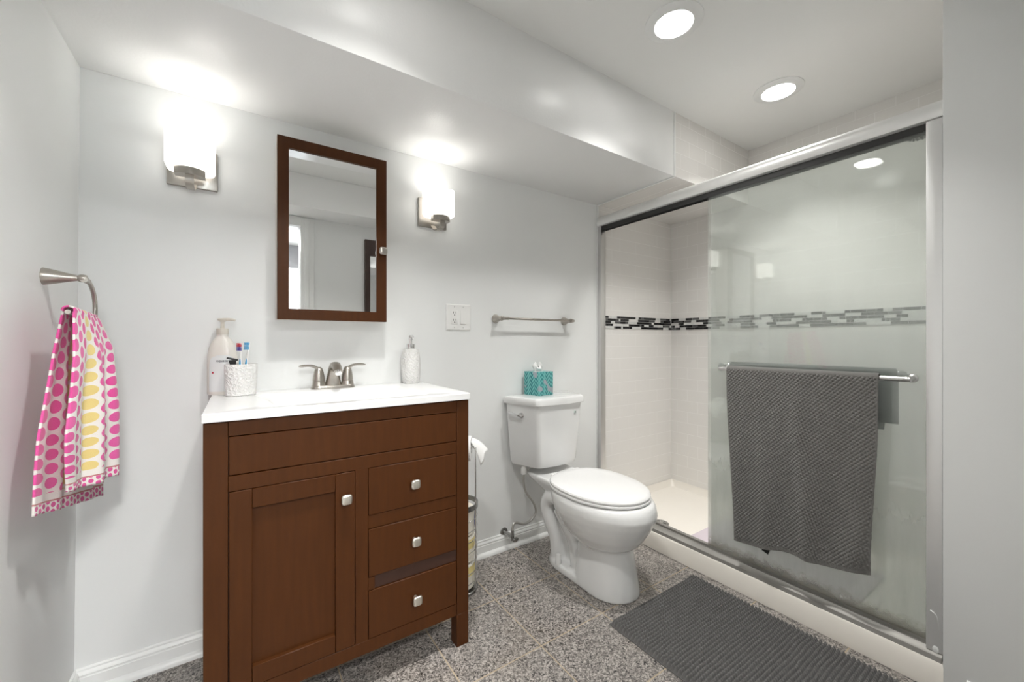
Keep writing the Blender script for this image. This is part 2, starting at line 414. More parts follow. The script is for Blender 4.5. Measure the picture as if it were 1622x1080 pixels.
# baseboards with shoe moulding
BP = [(0, 0), (0.026, 0), (0.026, 0.006), (0.0235, 0.0135), (0.018, 0.0185), (0.0125, 0.021), (0.0125, 0.053), (0.0105, 0.055), (0.0105, 0.0595), (0.012, 0.0615), (0.0095, 0.0685), (0.006, 0.0715), (0.006, 0.077), (0.003, 0.080), (0, 0.080)]
struct('baseboard_back', prism(B(), [(-a, b) for a, b in BP], 0, 0.006, XW), M['trim'], 'white moulded baseboard along the back wall', 30)
struct('baseboard_left', prism(B(), [(0.005 + a, b) for a, b in BP], 1, YF, -0.002), M['trim'], 'white moulded baseboard along the left wall', 30)
bm = prism(B(), [(XW - a, b) for a, b in BP], 1, YF, YN - 0.05)
struct('baseboard_right', bm, M['trim'], 'white moulded baseboard along the right wall end', 30)
# the room beyond the doorway, seen in the mirror
bm = B()
box(bm, (-0.6, -5.0, 0), (-0.5, -1.95, 2.42)); box(bm, (2.6, -5.0, 0), (2.7, -1.95, 2.42))
for lo, hi in (((-0.5, -5.0, 0), (0.62, -4.9, 2.42)), ((1.75, -5.0, 0), (2.6, -4.9, 2.42)), ((0.62, -5.0, 0), (1.75, -4.9, 0.95)), ((0.62, -5.0, 2.04), (1.75, -4.9, 2.42))): box(bm, lo, hi)
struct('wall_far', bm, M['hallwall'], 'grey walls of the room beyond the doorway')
bm = B(); box(bm, (-0.6, -1.952, 2.29), (3.07, -1.95, 2.42)); box(bm, (0.885, -1.953, 0), (3.07, -1.9505, 2.42))
struct('wall_hall', bm, M['wall'], 'outer face of the doorway wall')
struct('ceiling_hall', box(B(), (-0.6, -5.0, 2.42), (2.7, -1.95, 2.5)), M['ceiling'], 'white ceiling of the room beyond the doorway')
w = bpy.data.objects.new('window_1', None); COL.objects.link(w); w.location = (1.185, -4.9, 0.95); tag(w, 'white framed window of the room beyond, seen in the mirror', None, None, 'structure')
bm = B()
for lo, hi in (((0.56, -4.92, 0.89), (0.64, -4.885, 2.10)), ((1.73, -4.92, 0.89), (1.81, -4.885, 2.10)), ((0.56, -4.92, 2.03), (1.81, -4.885, 2.10)), ((0.56, -4.93, 0.89), (1.81, -4.87, 0.96)), ((0.62, -4.97, 1.48), (1.75, -4.94, 1.52))): box(bm, lo, hi, 0.004)
obj('window_frame', bm, M['trim'], w)
bl = thing('window_blind', 'white slatted blind in the window reflected in the mirror', 'blind', (1.185, -4.88, 2.02))
obj('headrail', box(B(), (0.65, -4.915, 1.985), (1.72, -4.87, 2.028), 0.004), M['blind'], bl)
bm = B()
for k in range(34):
    box(bm, (0.655, -0.022, -0.0012), (1.715, 0.022, 0.0012), 0, mtx=T(0, -4.893, 1.97 - k * 0.030) @ ROT(math.radians(52), 'X'))
obj('slats', bm, M['blind'], bl)
for x, y in ((0.5, -2.9), (1.6, -3.3), (0.4, -4.1)):  # unseen lamps added to send fill light through the doorway
    hl = thing('fill_lamp', 'added round fill lamp, unseen in the room beyond the doorway', 'ceiling light', (x, y, 2.42), 'added fill lamps beyond the doorway')
    obj('trim_ring', lathe(B(), [(0.17, 0), (0.17, -0.012), (0.15, -0.016)], T(x, y, 2.42)), M['trim'], hl)
    obj('diffuser', lathe(B(), [(0.15, -0.014), (0.15, -0.024), (0.1, -0.034), (0.0, -0.038)], T(x, y, 2.42)), M['hallfill'], hl)

# ------------------------------------------------------------------ shower: tray, frame, doors
bm = B()
def R4(x0, x1, y0, y1, z, r): return [(x, y, z) for x, y in rrect(x0, x1, y0, y1, r, 4)]
x0, x1, y0, y1 = XW, XR - 0.001, YN - 0.006, -0.003
loft(bm, [R4(x0, x1, y0, y1, 0.001, 0.004), R4(x0, x1, y0, y1, 0.083, 0.004), R4(x0 + 0.004, x1, y0, y1, 0.089, 0.004),
          R4(x0 + 0.095, x1 - 0.002, y0 + 0.002, y1 - 0.002, 0.089, 0.01), R4(x0 + 0.105, x1 - 0.004, y0 + 0.004, y1 - 0.004, 0.075, 0.02),
          R4(x0 + 0.115, x1 - 0.02, y0 + 0.02, y1 - 0.02, 0.048, 0.03), R4(x0 + 0.16, x1 - 0.06, y0 + 0.06, y1 - 0.06, 0.037, 0.05), R4(2.37, 2.45, -0.38, -0.30, 0.032, 0.03)])
for v in bm.verts:   # the tile stands on the tray flange
    pass
tray = tag(obj('shower_tray', fix(bm), M['pan'], None, 35), 'cream acrylic shower tray with a raised curb facing the room', 'shower tray')
dr = thing('shower_drain', 'round dark metal drain set in the cream shower tray', 'drain', (2.402, -0.322, 0.033))
obj('drain_plate', lathe(B(), [(0.001, 0.0), (0.044, 0.0), (0.044, 0.003), (0.040, 0.0045), (0.031, 0.0035), (0.030, 0.002), (0.001, 0.002)], T(2.402, -0.322, 0.0335), 40), M['darkchrome'], dr)
bm = B()
for a in range(4): box(bm, (-0.028, -0.0022, 0), (0.028, 0.0022, 0.0035), 0.001, mtx=T(2.402, -0.322, 0.0355) @ ROT(a * PI / 4, 'Z'))
lathe(bm, [(0.010, 0), (0.010, 0.004), (0.001, 0.005)], T(2.402, -0.322, 0.0355), 20)
obj('strainer', bm, M['chrome'], dr)
mt = tag(obj('shower_mat', box(B(), (2.345, -1.20, 0.0405), (2.76, -0.512, 0.0445), 0.0015), M['lavender']), 'thin pale lavender mat lying in the shower tray behind the glass', 'mat')

fr = thing('shower_enclosure', 'metal frame of the shower opening with round white header bar', 'shower frame', (2.22, -0.73, 0.089))
bm = B()   # header: rounded front, flat back, slot beneath
hp = []
for k in range(15):
    a = math.radians(70 + 145 * k / 14); hp.append((2.2465 + 0.033 * math.cos(a), 1.791 + 0.0365 * math.sin(a)))
hp = [(2.272, 1.8245)] + hp + [(2.232, 1.765), (2.272, 1.765)]
prism(bm, hp, 1, YN + 0.002, -0.004)
obj('header', bm, M['header'], fr, 35)
bm = B(); box(bm, (2.231, YN + 0.003, 1.742), (2.234, -0.006, 1.766)); box(bm, (2.266, YN + 0.003, 1.742), (2.270, -0.006, 1.766)); box(bm, (2.249, YN + 0.003, 1.746), (2.252, -0.006, 1.766))
o = obj('roller_track', bm, plain('roller_track_black', (0.03, 0.03, 0.03), 0.6, vary=0.1), fr); o['label'] = 'dark roller track under the header'
for nm, ya, yb, xa in (('jamb', -0.031, -0.003, 2.226), ('jamb', YN + 0.0015, -1.4276, 2.196)):
    bm = box(B(), (xa, ya, 0.11), (2.268, yb, 1.768 if ya > -1 else 1.757), 0.0025)
    obj(nm, bm, M['alulight'] if ya < -1 else M['alu'], fr)
bm = B()
prism(bm, [(2.183, 0.089), (2.187, 0.103), (2.200, 0.109), (2.206, 0.1165), (2.209, 0.1165), (2.210, 0.1105), (2.226, 0.1105), (2.227, 0.120), (2.230, 0.120), (2.231, 0.112), (2.262, 0.112), (2.264, 0.106), (2.266, 0.089)], 1, YN + 0.002, -0.004)
obj('bottom_track', bm, M['aludark'], fr, 30)

bm = B()
tube(bm, smooth_path([(2.1965, -1.437, 0.234), (2.1955, -1.4465, 0.229), (2.1955, -1.453, 0.216), (2.1962, -1.457, 0.184)], 4), [0.001, 0.003, 0.0035, 0.003, 0.0028, 0.0022, 0.002, 0.002, 0.0016, 0.0014, 0.001, 0.001, 0.0006], 8, flat=0.5)
o = obj('paint_smear', fix(bm), M['trim'], fr); o['label'] = 'curved smear of white paint low on the metal jamb'
bm = lathe(B(), [(0.012, 0), (0.009, 0.001), (0.001, 0.0015)], T(2.1965, -1.449, 0.119) @ ROT(-PI / 2, 'Y'), 9, sy=0.7)
o = obj('paint_smear', fix(bm), M['trim'], fr); o['label'] = 'blob of white paint at the foot of the metal jamb'
def door(x, ya, yb, label, bar_side, bar):
    d = thing('shower_door', label, 'shower door', (x, (ya + yb) / 2, 0.114), 'sliding glass shower doors')
    obj('glass_panel', box(B(), (x - 0.003, ya, 0.116), (x + 0.003, yb, 1.763), 0.001, 1), M['glass'], d)
    bm = B()
    b0, b1, bz, off = bar
    xo = x + bar_side * off; r = 0.0085
    pts = [(x + bar_side * 0.004, b0, bz), (xo - bar_side * 0.03, b0, bz), (xo - bar_side * 0.009, b0 - 0.003, bz), (xo, b0 - 0.014, bz), (xo, b0 - 0.04, bz)]
    pts2 = [(xo, b1 + 0.04, bz), (xo, b1 + 0.014, bz), (xo - bar_side * 0.009, b1 + 0.003, bz), (xo - bar_side * 0.03, b1, bz), (x + bar_side * 0.004, b1, bz)]
    tube(bm, smooth_path(pts + pts2, 5), r, 14)
    for yy in (b0, b1): lathe(bm, [(0.013, 0), (0.013, 0.004), (0.009, 0.007)], T(x + bar_side * 0.0035, yy, bz) @ ROT(bar_side * PI / 2, 'Y'), 18)
    obj('towel_bar', fix(bm), M['alu'], d)
    return d
door(2.235, -1.440, -0.699, 'outer sliding glass shower door hazed below, with the towel bar facing the room', -1, (-0.790, -1.392, 0.9495, 0.062))
door(2.2575, -1.441, -0.7005, 'inner sliding glass shower door behind the outer one, its bar inside the shower', 1, (-0.745, -1.36, 0.958, 0.055))

# mosaic bands
def mosaic(name, axis, fixed, a0, a1, sgn, label):
    bm = B(); z0, rows, rh = 1.1485, 5, 0.0160
    def bx(p0, p1, zz0, zz1, d, mi):
        lo = [0, 0, zz0]; hi = [0, 0, zz1]
        lo[axis], hi[axis] = p0, p1; o = 1 - axis
        lo[o], hi[o] = min(fixed, fixed + sgn * d), max(fixed, fixed + sgn * d)
        n0 = len(bm.faces); box(bm, lo, hi, 0, mi=mi)
    bx(a0, a1, z0 - 0.002, z0 + rows * rh + 0.002, 0.0025, 0)
    for r in range(rows):
        p = a0 - random.random() * 0.05; dark = random.random() < 0.5; run = random.randint(1, 4)
        while p < a1:
            L = random.choice((0.016, 0.026, 0.036, 0.05, 0.062))
            q0, q1 = max(p + 0.001, a0), min(p + L - 0.001, a1)
            if q1 - q0 > 0.003:
                mi = random.choice((1, 1, 1, 2)) if dark else random.choice((0, 3, 3, 3))
                bx(q0, q1, z0 + r * rh + 0.001, z0 + (r + 1) * rh - 0.001, 0.004, mi)
            p += L; run -= 1
            if run <= 0: dark = not dark; run = random.randint(2, 5) if dark else random.randint(1, 3)
    struct(name, bm, [M['mos_grout'], M['mos_black'], M['mos_grey'], M['mos_white']], label, 0)
M['mos_grout'] = plain('mosaic_grout', (0.72, 0.71, 0.69), 0.6, vary=0.02); M['mos_black'] = plain('mosaic_black', (0.012, 0.012, 0.013), 0.12, vary=0.2)
M['mos_grey'] = plain('mosaic_grey', (0.10, 0.10, 0.10), 0.2, vary=0.3); M['mos_white'] = plain('mosaic_white', (0.66, 0.665, 0.65), 0.15, vary=0.05)
mosaic('trim_3', 0, 0.0, XS + 0.012, XR - 0.005, -1, 'black and white mosaic band on the shower end wall')
mosaic('trim_4', 1, XR, YN + 0.002, -0.005, -1, 'black and white mosaic band along the long shower wall')
# shower head on the near end wall
sh = thing('showerhead', 'round chrome shower head seen at the top right behind the glass', 'shower head', (2.60, YN, 1.93))
obj('arm', tube(B(), smooth_path([(2.60, YN + 0.002, 1.955), (2.60, YN + 0.04, 1.955), (2.60, YN + 0.075, 1.94), (2.60, YN + 0.09, 1.905)], 5), 0.009, 14), M['chrome'], sh)
obj('flange', lathe(B(), [(0.028, 0.0005), (0.027, 0.006), (0.012, 0.012)], T(2.60, YN, 1.955) @ ROT(-PI / 2, 'X'), 24), M['chrome'], sh)
HM = T(2.60, YN + 0.10, 1.885) @ ROT(math.radians(-14), 'X')
obj('head', lathe(B(), [(0.014, 0.034), (0.02, 0.02), (0.062, 0.008), (0.070, 0.002), (0.070, -0.004), (0.066, -0.007), (0.001, -0.007)], HM, 36), M['darkchrome'], sh)
bm = B()
for rr, nn in ((0.018, 6), (0.034, 12), (0.05, 18), (0.062, 24)):
    for k in range(nn):
        a = 2 * PI * k / nn; lathe(bm, [(0.0034, -0.006), (0.0026, -0.010), (0.001, -0.0102)], HM @ T(rr * math.cos(a), rr * math.sin(a), 0), 8)
obj('nozzles', bm, M['black'], sh)

# ------------------------------------------------------------------ vanity cabinet
VX0, VX1, VF, VB = 0.3403, 1.0905, -0.473, -0.0275
van = thing('vanity_cabinet', 'reddish brown wooden vanity cabinet with one door and three drawers', 'cabinet', ((VX0 + VX1) / 2, -0.24, 0))
Wd = M['wood']
bm = B()   # carcass behind the face frame
box(bm, (VX0, VF + 0.018, 0.113), (VX0 + 0.016, VB, 0.864)); box(bm, (VX1 - 0.016, VF + 0.018, 0.113), (VX1, VB, 0.864))
box(bm, (VX0 + 0.016, VF + 0.03, 0.120), (VX1 - 0.016, VB, 0.135)); box(bm, (VX0 + 0.016, VB - 0.01, 0.135), (VX1 - 0.016, VB, 0.864))
obj('carcass', bm, Wd, van)
o = obj('gap_shade', box(B(), (VX0 + 0.017, VF + 0.0185, 0.137), (VX1 - 0.017, VF + 0.03, 0.862)), M['dark'], van); o['label'] = 'dark sheet behind the fronts, coloured as the shade inside'  # sheet whose dark colour gives the gaps between fronts their shade
g = 0.0013
def ff(bm, x0, x1, z0, z1, y=VF, d=0.018, bev=0.0012): box(bm, (x0 + g / 2, y, z0 + g / 2), (x1 - g / 2, y + d, z1 - g / 2), bev, 1)
bm = B()
ff(bm, VX0 - g / 2, 0.3925, 0.113, 0.8635); ff(bm, 1.0442, VX1 + g / 2, 0.113, 0.8635)
box(bm, (0.3925, VF, 0.8245), (1.0442, VF + 0.018, 0.8635), 0.001, 1); box(bm, (0.3925, VF, 0.6805), (1.0442, VF + 0.018, 0.7205), 0.001, 1)
box(bm, (0.7062, VF, 0.153), (0.7436, VF + 0.018, 0.6815), 0.001, 1)
box(bm, (0.3925, VF, 0.113), (1.0442, VF + 0.018, 0.1535), 0.001, 1)
obj('face_frame', bm, Wd, van)
obj('drawer_rail', box(B(), (0.7436, VF + 0.0015, 0.4925), (1.0442, VF + 0.018, 0.5335), 0.001, 1), Wd, van)
bm = box(B(), (0.7436, VF, 0.3035), (0.7640, VF + 0.018, 0.3425), 0.001, 1); box(bm, (0.7640, VF + 0.0035, 0.3035), (1.0442, VF + 0.018, 0.3425), 0.0005, 1, mi=1)  # right part set back and given a darker brown
o = obj('drawer_rail', bm, [Wd, M['railwood']], van); o['label'] = 'rail with a darker strip above the bottom drawer'
bm = B(); ff(bm, 0.3932, 1.0435, 0.7222, 0.8228); obj('false_front', bm, Wd, van)
for x0, y0 in ((VX0, VF), (VX1 - 0.046, VF), (VX0, VB - 0.046), (VX1 - 0.046, VB - 0.046)):
    obj('leg', box(B(), (x0, y0, 0.0), (x0 + 0.046, y0 + 0.046, 0.1135), 0.0015, 1), Wd, van)
def knob(x, z, par, y=VF, mat='satin'):
    bm = B()
    lathe(bm, [(0.0075, 0), (0.006, 0.006), (0.0055, 0.014), (0.007, 0.017)], T(x, y, z) @ ROT(PI / 2, 'X'), 18)
    # pillow-square head
    rings = []
    for d, s in ((0.015, 0.0085), (0.0165, 0.0135), (0.0195, 0.0150), (0.0235, 0.0152), (0.026, 0.0140), (0.0275, 0.011), (0.028, 0.006)):
        r = []
        for k in range(40):
            a = 2 * PI * k / 40; c, si = math.cos(a), math.sin(a)
            q = (abs(c) ** 5 + abs(si) ** 5) ** (-1 / 5); q = lerp(q, 1.0, 0.12)
            r.append((x + s * q * c, y - d, z + s * q * si))
        rings.append(r)
    loft(bm, rings); fix(bm)
    return obj('knob', bm, M[mat], par)
# door: stiles, rails and recessed panel are one mesh
bm = B(); dx0, dx1, dz0, dz1 = 0.3925, 0.7062, 0.1535, 0.6805; g2 = 0.0016
box(bm, (dx0 + g2, VF - 0.001, dz0 + g2), (0.4440, VF + 0.018, dz1 - g2), 0.0014, 1)
box(bm, (0.6505, VF - 0.001, dz0 + g2), (dx1 - g2, VF + 0.018, dz1 - g2), 0.0014, 1)
box(bm, (0.4446, VF - 0.001, 0.6275), (0.6499, VF + 0.018, dz1 - g2), 0.0014, 1)
box(bm, (0.4446, VF - 0.001, dz0 + g2), (0.6499, VF + 0.018, 0.2065), 0.0014, 1)
box(bm, (0.440, VF + 0.0115, 0.200), (0.655, VF + 0.0165, 0.634))
dz = obj('door', bm, Wd, van); knob(0.6768, 0.6055, dz, VF - 0.001)
for z0, z1, kx, kz in ((0.5335, 0.6805, 0.8870, 0.6085), (0.3425, 0.4925, 0.8900, 0.4222), (0.1535, 0.3035, 0.8935, 0.2310)):
    bm = B(); box(bm, (0.7436 + g2, VF - 0.001, z0 + g2), (1.0442 - g2, VF + 0.018, z1 - g2), 0.0014, 1)
    d = obj('drawer', bm, Wd, van); knob(kx, kz, d, VF - 0.001)

# integrated sink top
top = thing('sink_top', 'glossy white one-piece sink top on the brown vanity', 'sink top', (0.714, -0.25, 0.866))
bm = B(); CX0, CX1, CY0, CZ0, CZ1 = 0.3375, 1.0905, -0.485, 0.8655, 0.8885
def RR(x0, x1, y0, y1, z, r, seg=6): return [(x, y, z) for x, y in rrect(x0, x1, y0, y1, r, seg)]
loft(bm, [RR(CX0 + 0.01, CX1 - 0.01, CY0 + 0.01, -0.008, CZ0, 0.002), RR(CX0 + 0.001, CX1 - 0.001, CY0 + 0.001, -0.0005, CZ0, 0.002), RR(CX0, CX1, CY0, -0.0005, CZ0 + 0.001, 0.002), RR(CX0, CX1, CY0, -0.0005, CZ1 - 0.0025, 0.002), RR(CX0 + 0.0025, CX1 - 0.0025, CY0 + 0.0025, -0.0005, CZ1, 0.002),
          RR(0.455, 0.965, -0.445, -0.105, CZ1 + 0.0002, 0.030), RR(0.463, 0.957, -0.437, -0.113, CZ1 - 0.0035, 0.030), RR(0.500, 0.920, -0.405, -0.125, CZ1 - 0.018, 0.04),
          RR(0.535, 0.885, -0.385, -0.137, CZ1 - 0.055, 0.05), RR(0.585, 0.835, -0.35, -0.165, CZ1 - 0.085, 0.06), RR(0.68, 0.74, -0.285, -0.225, CZ1 - 0.092, 0.025)], capends=(False, True))
obj('basin_slab', fix(bm), M['counter'], top, 30)
obj('drain', lathe(B(), [(0.001, 0), (0.028, 0.0), (0.028, 0.003), (0.02, 0.004), (0.019, 0.001), (0.001, 0.001)], T(0.71, -0.255, CZ1 - 0.0915), 28), M['chrome'], top)

# faucet
fx, fy, fz = 0.7185, -0.060, 0.8887
fa = thing('faucet', 'brushed nickel two-handle faucet on the back of the sink top', 'faucet', (fx, fy, fz))
bm = B()
rings = []
for z, s in ((0, 1.0), (0.006, 1.0), (0.010, 0.97), (0.013, 0.92)):
    rings.append([(fx + x, fy + y, fz + z) for x, y in rrect(-0.079 * s, 0.079 * s, -0.027 * s, 0.027 * s, 0.0265 * s, 8)])
loft(bm, rings); obj('base_plate', fix(bm), M['nickel'], fa)
bm = B()
sec = [((0, 0.004, 0.008), 0.031, 0.023), ((0, 0.003, 0.03), 0.0265, 0.0215), ((0, 0.0, 0.055), 0.0215, 0.020), ((0, -0.010, 0.075), 0.0195, 0.0185), ((0, -0.028, 0.088), 0.0185, 0.016), ((0, -0.052, 0.090), 0.0175, 0.014), ((0, -0.076, 0.082), 0.0165, 0.0125), ((0, -0.094, 0.068), 0.0155, 0.0115)]
rings = []
for i, (c, a, b) in enumerate(sec):
    p = Vector(sec[max(i - 1, 0)][0]); q = Vector(sec[min(i + 1, len(sec) - 1)][0]); t = (q - p).normalized(); n = Vector((1, 0, 0)); bn = t.cross(n)
    rings.append([Vector((fx, fy, fz)) + Vector(c) + n * a * math.cos(2 * PI * k / 24) + bn * b * math.sin(2 * PI * k / 24) for k in range(24)])
loft(bm, rings); fix(bm)
sp = obj('spout', bm, M['nickel'], fa)
d = (Vector(sec[-1][0]) - Vector(sec[-2][0])).normalized()
bm = lathe(B(), [(0.0115, -0.002), (0.0115, 0.006), (0.009, 0.0075), (0.001, 0.0065)], T(fx, fy - 0.094, fz + 0.067) @ d.to_track_quat('Z', 'Y').to_matrix().to_4x4(), 20)
obj('aerator', fix(bm), M['chrome'], sp)
bm = tube(B(), [(fx, fy + 0.018, fz + 0.05), (fx, fy + 0.020, fz + 0.088)], 0.0028, 10); lathe(bm, [(0.001, 0), (0.005, 0.002), (0.005, 0.007), (0.001, 0.010)], T(fx, fy + 0.020, fz + 0.086), 14)
obj('lift_rod', fix(bm), M['nickel'], fa)
for sx in (-1, 1):
    hx = fx + sx * 0.0515
    bm = lathe(B(), [(0.0255, 0.006), (0.0235, 0.016), (0.0215, 0.0275), (0.0200, 0.0285), (0.0200, 0.030), (0.0212, 0.031), (0.0195, 0.05), (0.0165, 0.066), (0.0125, 0.078), (0.006, 0.083)], T(hx, fy, fz), 28)
    path = smooth_path([(hx - sx * 0.004, fy, fz + 0.066), (hx + sx * 0.008, fy - 0.001, fz + 0.080), (hx + sx * 0.026, fy - 0.003, fz + 0.0885), (hx + sx * 0.048, fy - 0.005, fz + 0.0895), (hx + sx * 0.068, fy - 0.007, fz + 0.0875)], 5)
    rr = [lerp(0.0135, 0.0085, min(1, i / 12)) if i < 17 else lerp(0.0085, 0.004, (i - 17) / (len(path) - 18)) for i in range(len(path))]
    tube(bm, path, rr, 14, flat=0.55)
    obj('handle', fix(bm), M['nickel'], fa)

# lotion bottle
ZT = 0.8887
bx_, by_ = 0.3685, -0.044
lb = thing('lotion_bottle', 'tall beige pump lotion bottle at the left end of the sink top', 'bottle', (bx_, by_, ZT))
BM = T(bx_, by_, ZT) @ ROT(math.radians(-22), 'Z')
def bottle_r(z):
    return [(0, 0.041, 0.027), (0.006, 0.0435, 0.030), (0.10, 0.0435, 0.0298), (0.135, 0.0425, 0.029), (0.160, 0.038, 0.0275), (0.180, 0.030, 0.0235), (0.192, 0.021, 0.018), (0.197, 0.016, 0.016), (0.205, 0.0155, 0.0155)]
rings = []
for z, a, b in bottle_r(0):
    rings.append([BM @ Vector((a * (abs(math.cos(t)) ** 0.8) * (1 if math.cos(t) >= 0 else -1), b * (abs(math.sin(t)) ** 0.8) * (1 if math.sin(t) >= 0 else -1), z)) for t in [2 * PI * k / 40 for k in range(40)]])
bm = B(); loft(bm, rings); obj('bottle_body', fix(bm), M['bottle'], lb)
bm = lathe(B(), [(0.0172, 0.2045), (0.0175, 0.206), (0.0175, 0.224), (0.016, 0.2255), (0.006, 0.226), (0.0055, 0.248), (0.009, 0.249), (0.0135, 0.252), (0.0155, 0.257), (0.013, 0.2595), (0.001, 0.260)], BM, 24)
tube(bm, [BM @ Vector(p) for p in ((0, 0, 0.2555), (0.018, 0, 0.2565), (0.032, 0, 0.2555), (0.038, 0, 0.2525))], [0.0055, 0.005, 0.0042, 0.0034], 12)
obj('pump', fix(bm), M['bottlecap'], lb)
bm = B()
def lab(u, v):
    a = lerp(-0.62, 1.25, u) - PI / 2; z = 0.012 + v * 0.122
    k = 1.0 if v < 0.7 else math.sqrt(max(0.0, 1 - ((v - 0.7) / 0.3) ** 2)) * 0.62 + 0.38
    a = -PI / 2 + 0.315 + (a + PI / 2 - 0.315) * k
    c, s_ = math.cos(a), math.sin(a)
    A, Bq = 0.0440, 0.0303
    if z > 0.10: A, Bq = lerp(0.0440, 0.0428, (z - 0.10) / 0.042), lerp(0.0303, 0.0293, (z - 0.10) / 0.042)
    return BM @ Vector((A * abs(c) ** 0.8 * (1 if c >= 0 else -1), Bq * abs(s_) ** 0.8 * (1 if s_ >= 0 else -1), z))
surf(bm, lab, 20, 16); obj('label_sticker', fix(bm), M['label'], lb)
def text_mesh(body, size, mtx, mat, parent, name='lettering'):
    cu = bpy.data.curves.new('lettering', 'FONT'); cu.body = body; cu.size = size; cu.align_x = 'CENTER'; cu.extrude = 0.0002
    o = bpy.data.objects.new('lettering', cu); COL.objects.link(o)
    me = bpy.data.meshes.new_from_object(o.evaluated_get(bpy.context.evaluated_depsgraph_get()))
    bpy.data.objects.remove(o); bm = B(); bm.from_mesh(me); bpy.data.meshes.remove(me)
    bmesh.ops.transform(bm, matrix=mtx, verts=bm.verts)
    return obj(name, bm, mat, parent, 0)
text_mesh('equate', 0.013, BM @ T(0.012, -0.0308, 0.112) @ ROT(PI / 2, 'X'), M['ink'], lb)
obj('red_mark', box(B(), (-0.0185, -0.0302, 0.073), (-0.0135, -0.0284, 0.0785), 0, mtx=BM), M['red'], lb)

# toothbrush cup
cx_, cy_ = 0.4212, -0.1150
CM = T(cx_, cy_, ZT) @ ROT(math.radians(8), 'Z')
cup = thing('toothbrush_cup', 'oval white embossed cup in front of the beige lotion bottle', 'cup', (cx_, cy_, ZT))
bm = lathe(B(), [(0.040, 0), (0.0435, 0.002), (0.0445, 0.02), (0.0465, 0.07), (0.0475, 0.104), (0.0470, 0.1055), (0.0425, 0.1055), (0.0420, 0.103), (0.0400, 0.02), (0.038, 0.012), (0.001, 0.011)], CM, 48, sx=1.0, sy=0.66)
obj('cup_body', fix(bm), M['emboss'], cup)
def brush(name, label, base, tip, hue, face, head_mats, stripe):
    b = thing(name, label, 'toothbrush', base, 'toothbrushes in the cup')
    P0, P1 = Vector(base), Vector(tip); t = (P1 - P0).normalized()
    pts = [P0.lerp(P1, k / 12) for k in range(13)]
    rr = [0.0042, 0.0045, 0.0050, 0.0052, 0.0050, 0.0046, 0.0044, 0.0042, 0.0036, 0.0030, 0.0030, 0.0048, 0.0042]
    obj('handle', fix(tube(B(), pts, rr, 12)), M['whiteplastic'], b)
    bm = B()
    fdir = Vector(face).normalized()
    tube(bm, [p + fdir * 0.0021 for p in pts[3:9]], [0.003, 0.0042, 0.0044, 0.0042, 0.0035, 0.002], 10)
    o = obj('grip', fix(bm), hue, b); o['label'] = 'coloured rubber grip'
    side = t.cross(fdir).normalized()
    for k, mm in enumerate(head_mats):
        bm = B()
        for r in range(3):
            for c in range(3):
                q = P1 + t * (-0.024 + (k * 3 + r) * 0.0042) + side * (c - 1) * 0.0034
                tube(bm, [q, q + fdir * 0.0125], 0.0016, 8)
        obj('bristles', fix(bm), mm, b)
brush('toothbrush', 'toothbrush with red and navy bristles standing in the white cup', (0.421, -0.117, ZT + 0.0115), (0.4200, -0.109, 1.064), M['bluebrush'], (-0.75, -0.6, 0.1), (M['navybrush'], M['redbrush']), None)
brush('toothbrush', 'toothbrush with all light blue bristles at the right in the white cup', (0.430, -0.113, ZT + 0.0115), (0.4430, -0.108, 1.067), M['bluebrush'], (-0.85, -0.5, 0.0), (M['bluebrush'], M['bluebrush']), None)
rz = thing('razor', 'black razor head showing above the rim of the white cup', 'razor', (0.400, -0.121, ZT + 0.0115))
obj('handle', fix(tube(B(), [(0.402, -0.119, ZT + 0.0115), (0.397, -0.121, 1.000), (0.397, -0.122, 1.008)], [0.004, 0.0048, 0.006], 12)), M['black'], rz)
bm = B()
loft(bm, [[(0.391, -0.127, 0.990), (0.407, -0.124, 0.990), (0.407, -0.115, 0.990), (0.391, -0.118, 0.990)], [(0.386, -0.129, 1.008), (0.408, -0.125, 1.006), (0.408, -0.114, 1.006), (0.386, -0.117, 1.008)]])
box(bm, (-0.013, -0.006, -0.003), (0.019, 0.006, 0.003), 0.0015, mtx=T(0.394, -0.123, 1.0125) @ ROT(math.radians(14), 'Y'))
obj('head', fix(bm), M['black'], rz)

# soap dispenser
sx_, sy_ = 1.0330, -0.050
sd = thing('soap_dispenser', 'white embossed soap dispenser with chrome pump at the right end of the sink top', 'soap dispenser', (sx_, sy_, ZT))
bm = lathe(B(), [(0.001, 0), (0.031, 0), (0.0345, 0.004), (0.0385, 0.03), (0.0410, 0.065), (0.0410, 0.09), (0.0385, 0.120), (0.0345, 0.143), (0.0330, 0.147), (0.020, 0.148)], T(sx_, sy_, ZT), 40)
obj('body', fix(bm), M['emboss'], sd)
bm = lathe(B(), [(0.018, 0.1475), (0.0185, 0.149), (0.0185, 0.168), (0.017, 0.1695), (0.006, 0.170), (0.006, 0.186), (0.0085, 0.187), (0.009, 0.204), (0.007, 0.207), (0.001, 0.207)], T(sx_, sy_, ZT), 24)
tube(bm, [(sx_, sy_, ZT + 0.198), (sx_ - 0.002, sy_ - 0.022, ZT + 0.203), (sx_ - 0.004, sy_ - 0.036, ZT + 0.200), (sx_ - 0.005, sy_ - 0.042, ZT + 0.194)], [0.006, 0.0055, 0.005, 0.0042], 12)
obj('pump', fix(bm), M['chrome'], sd)

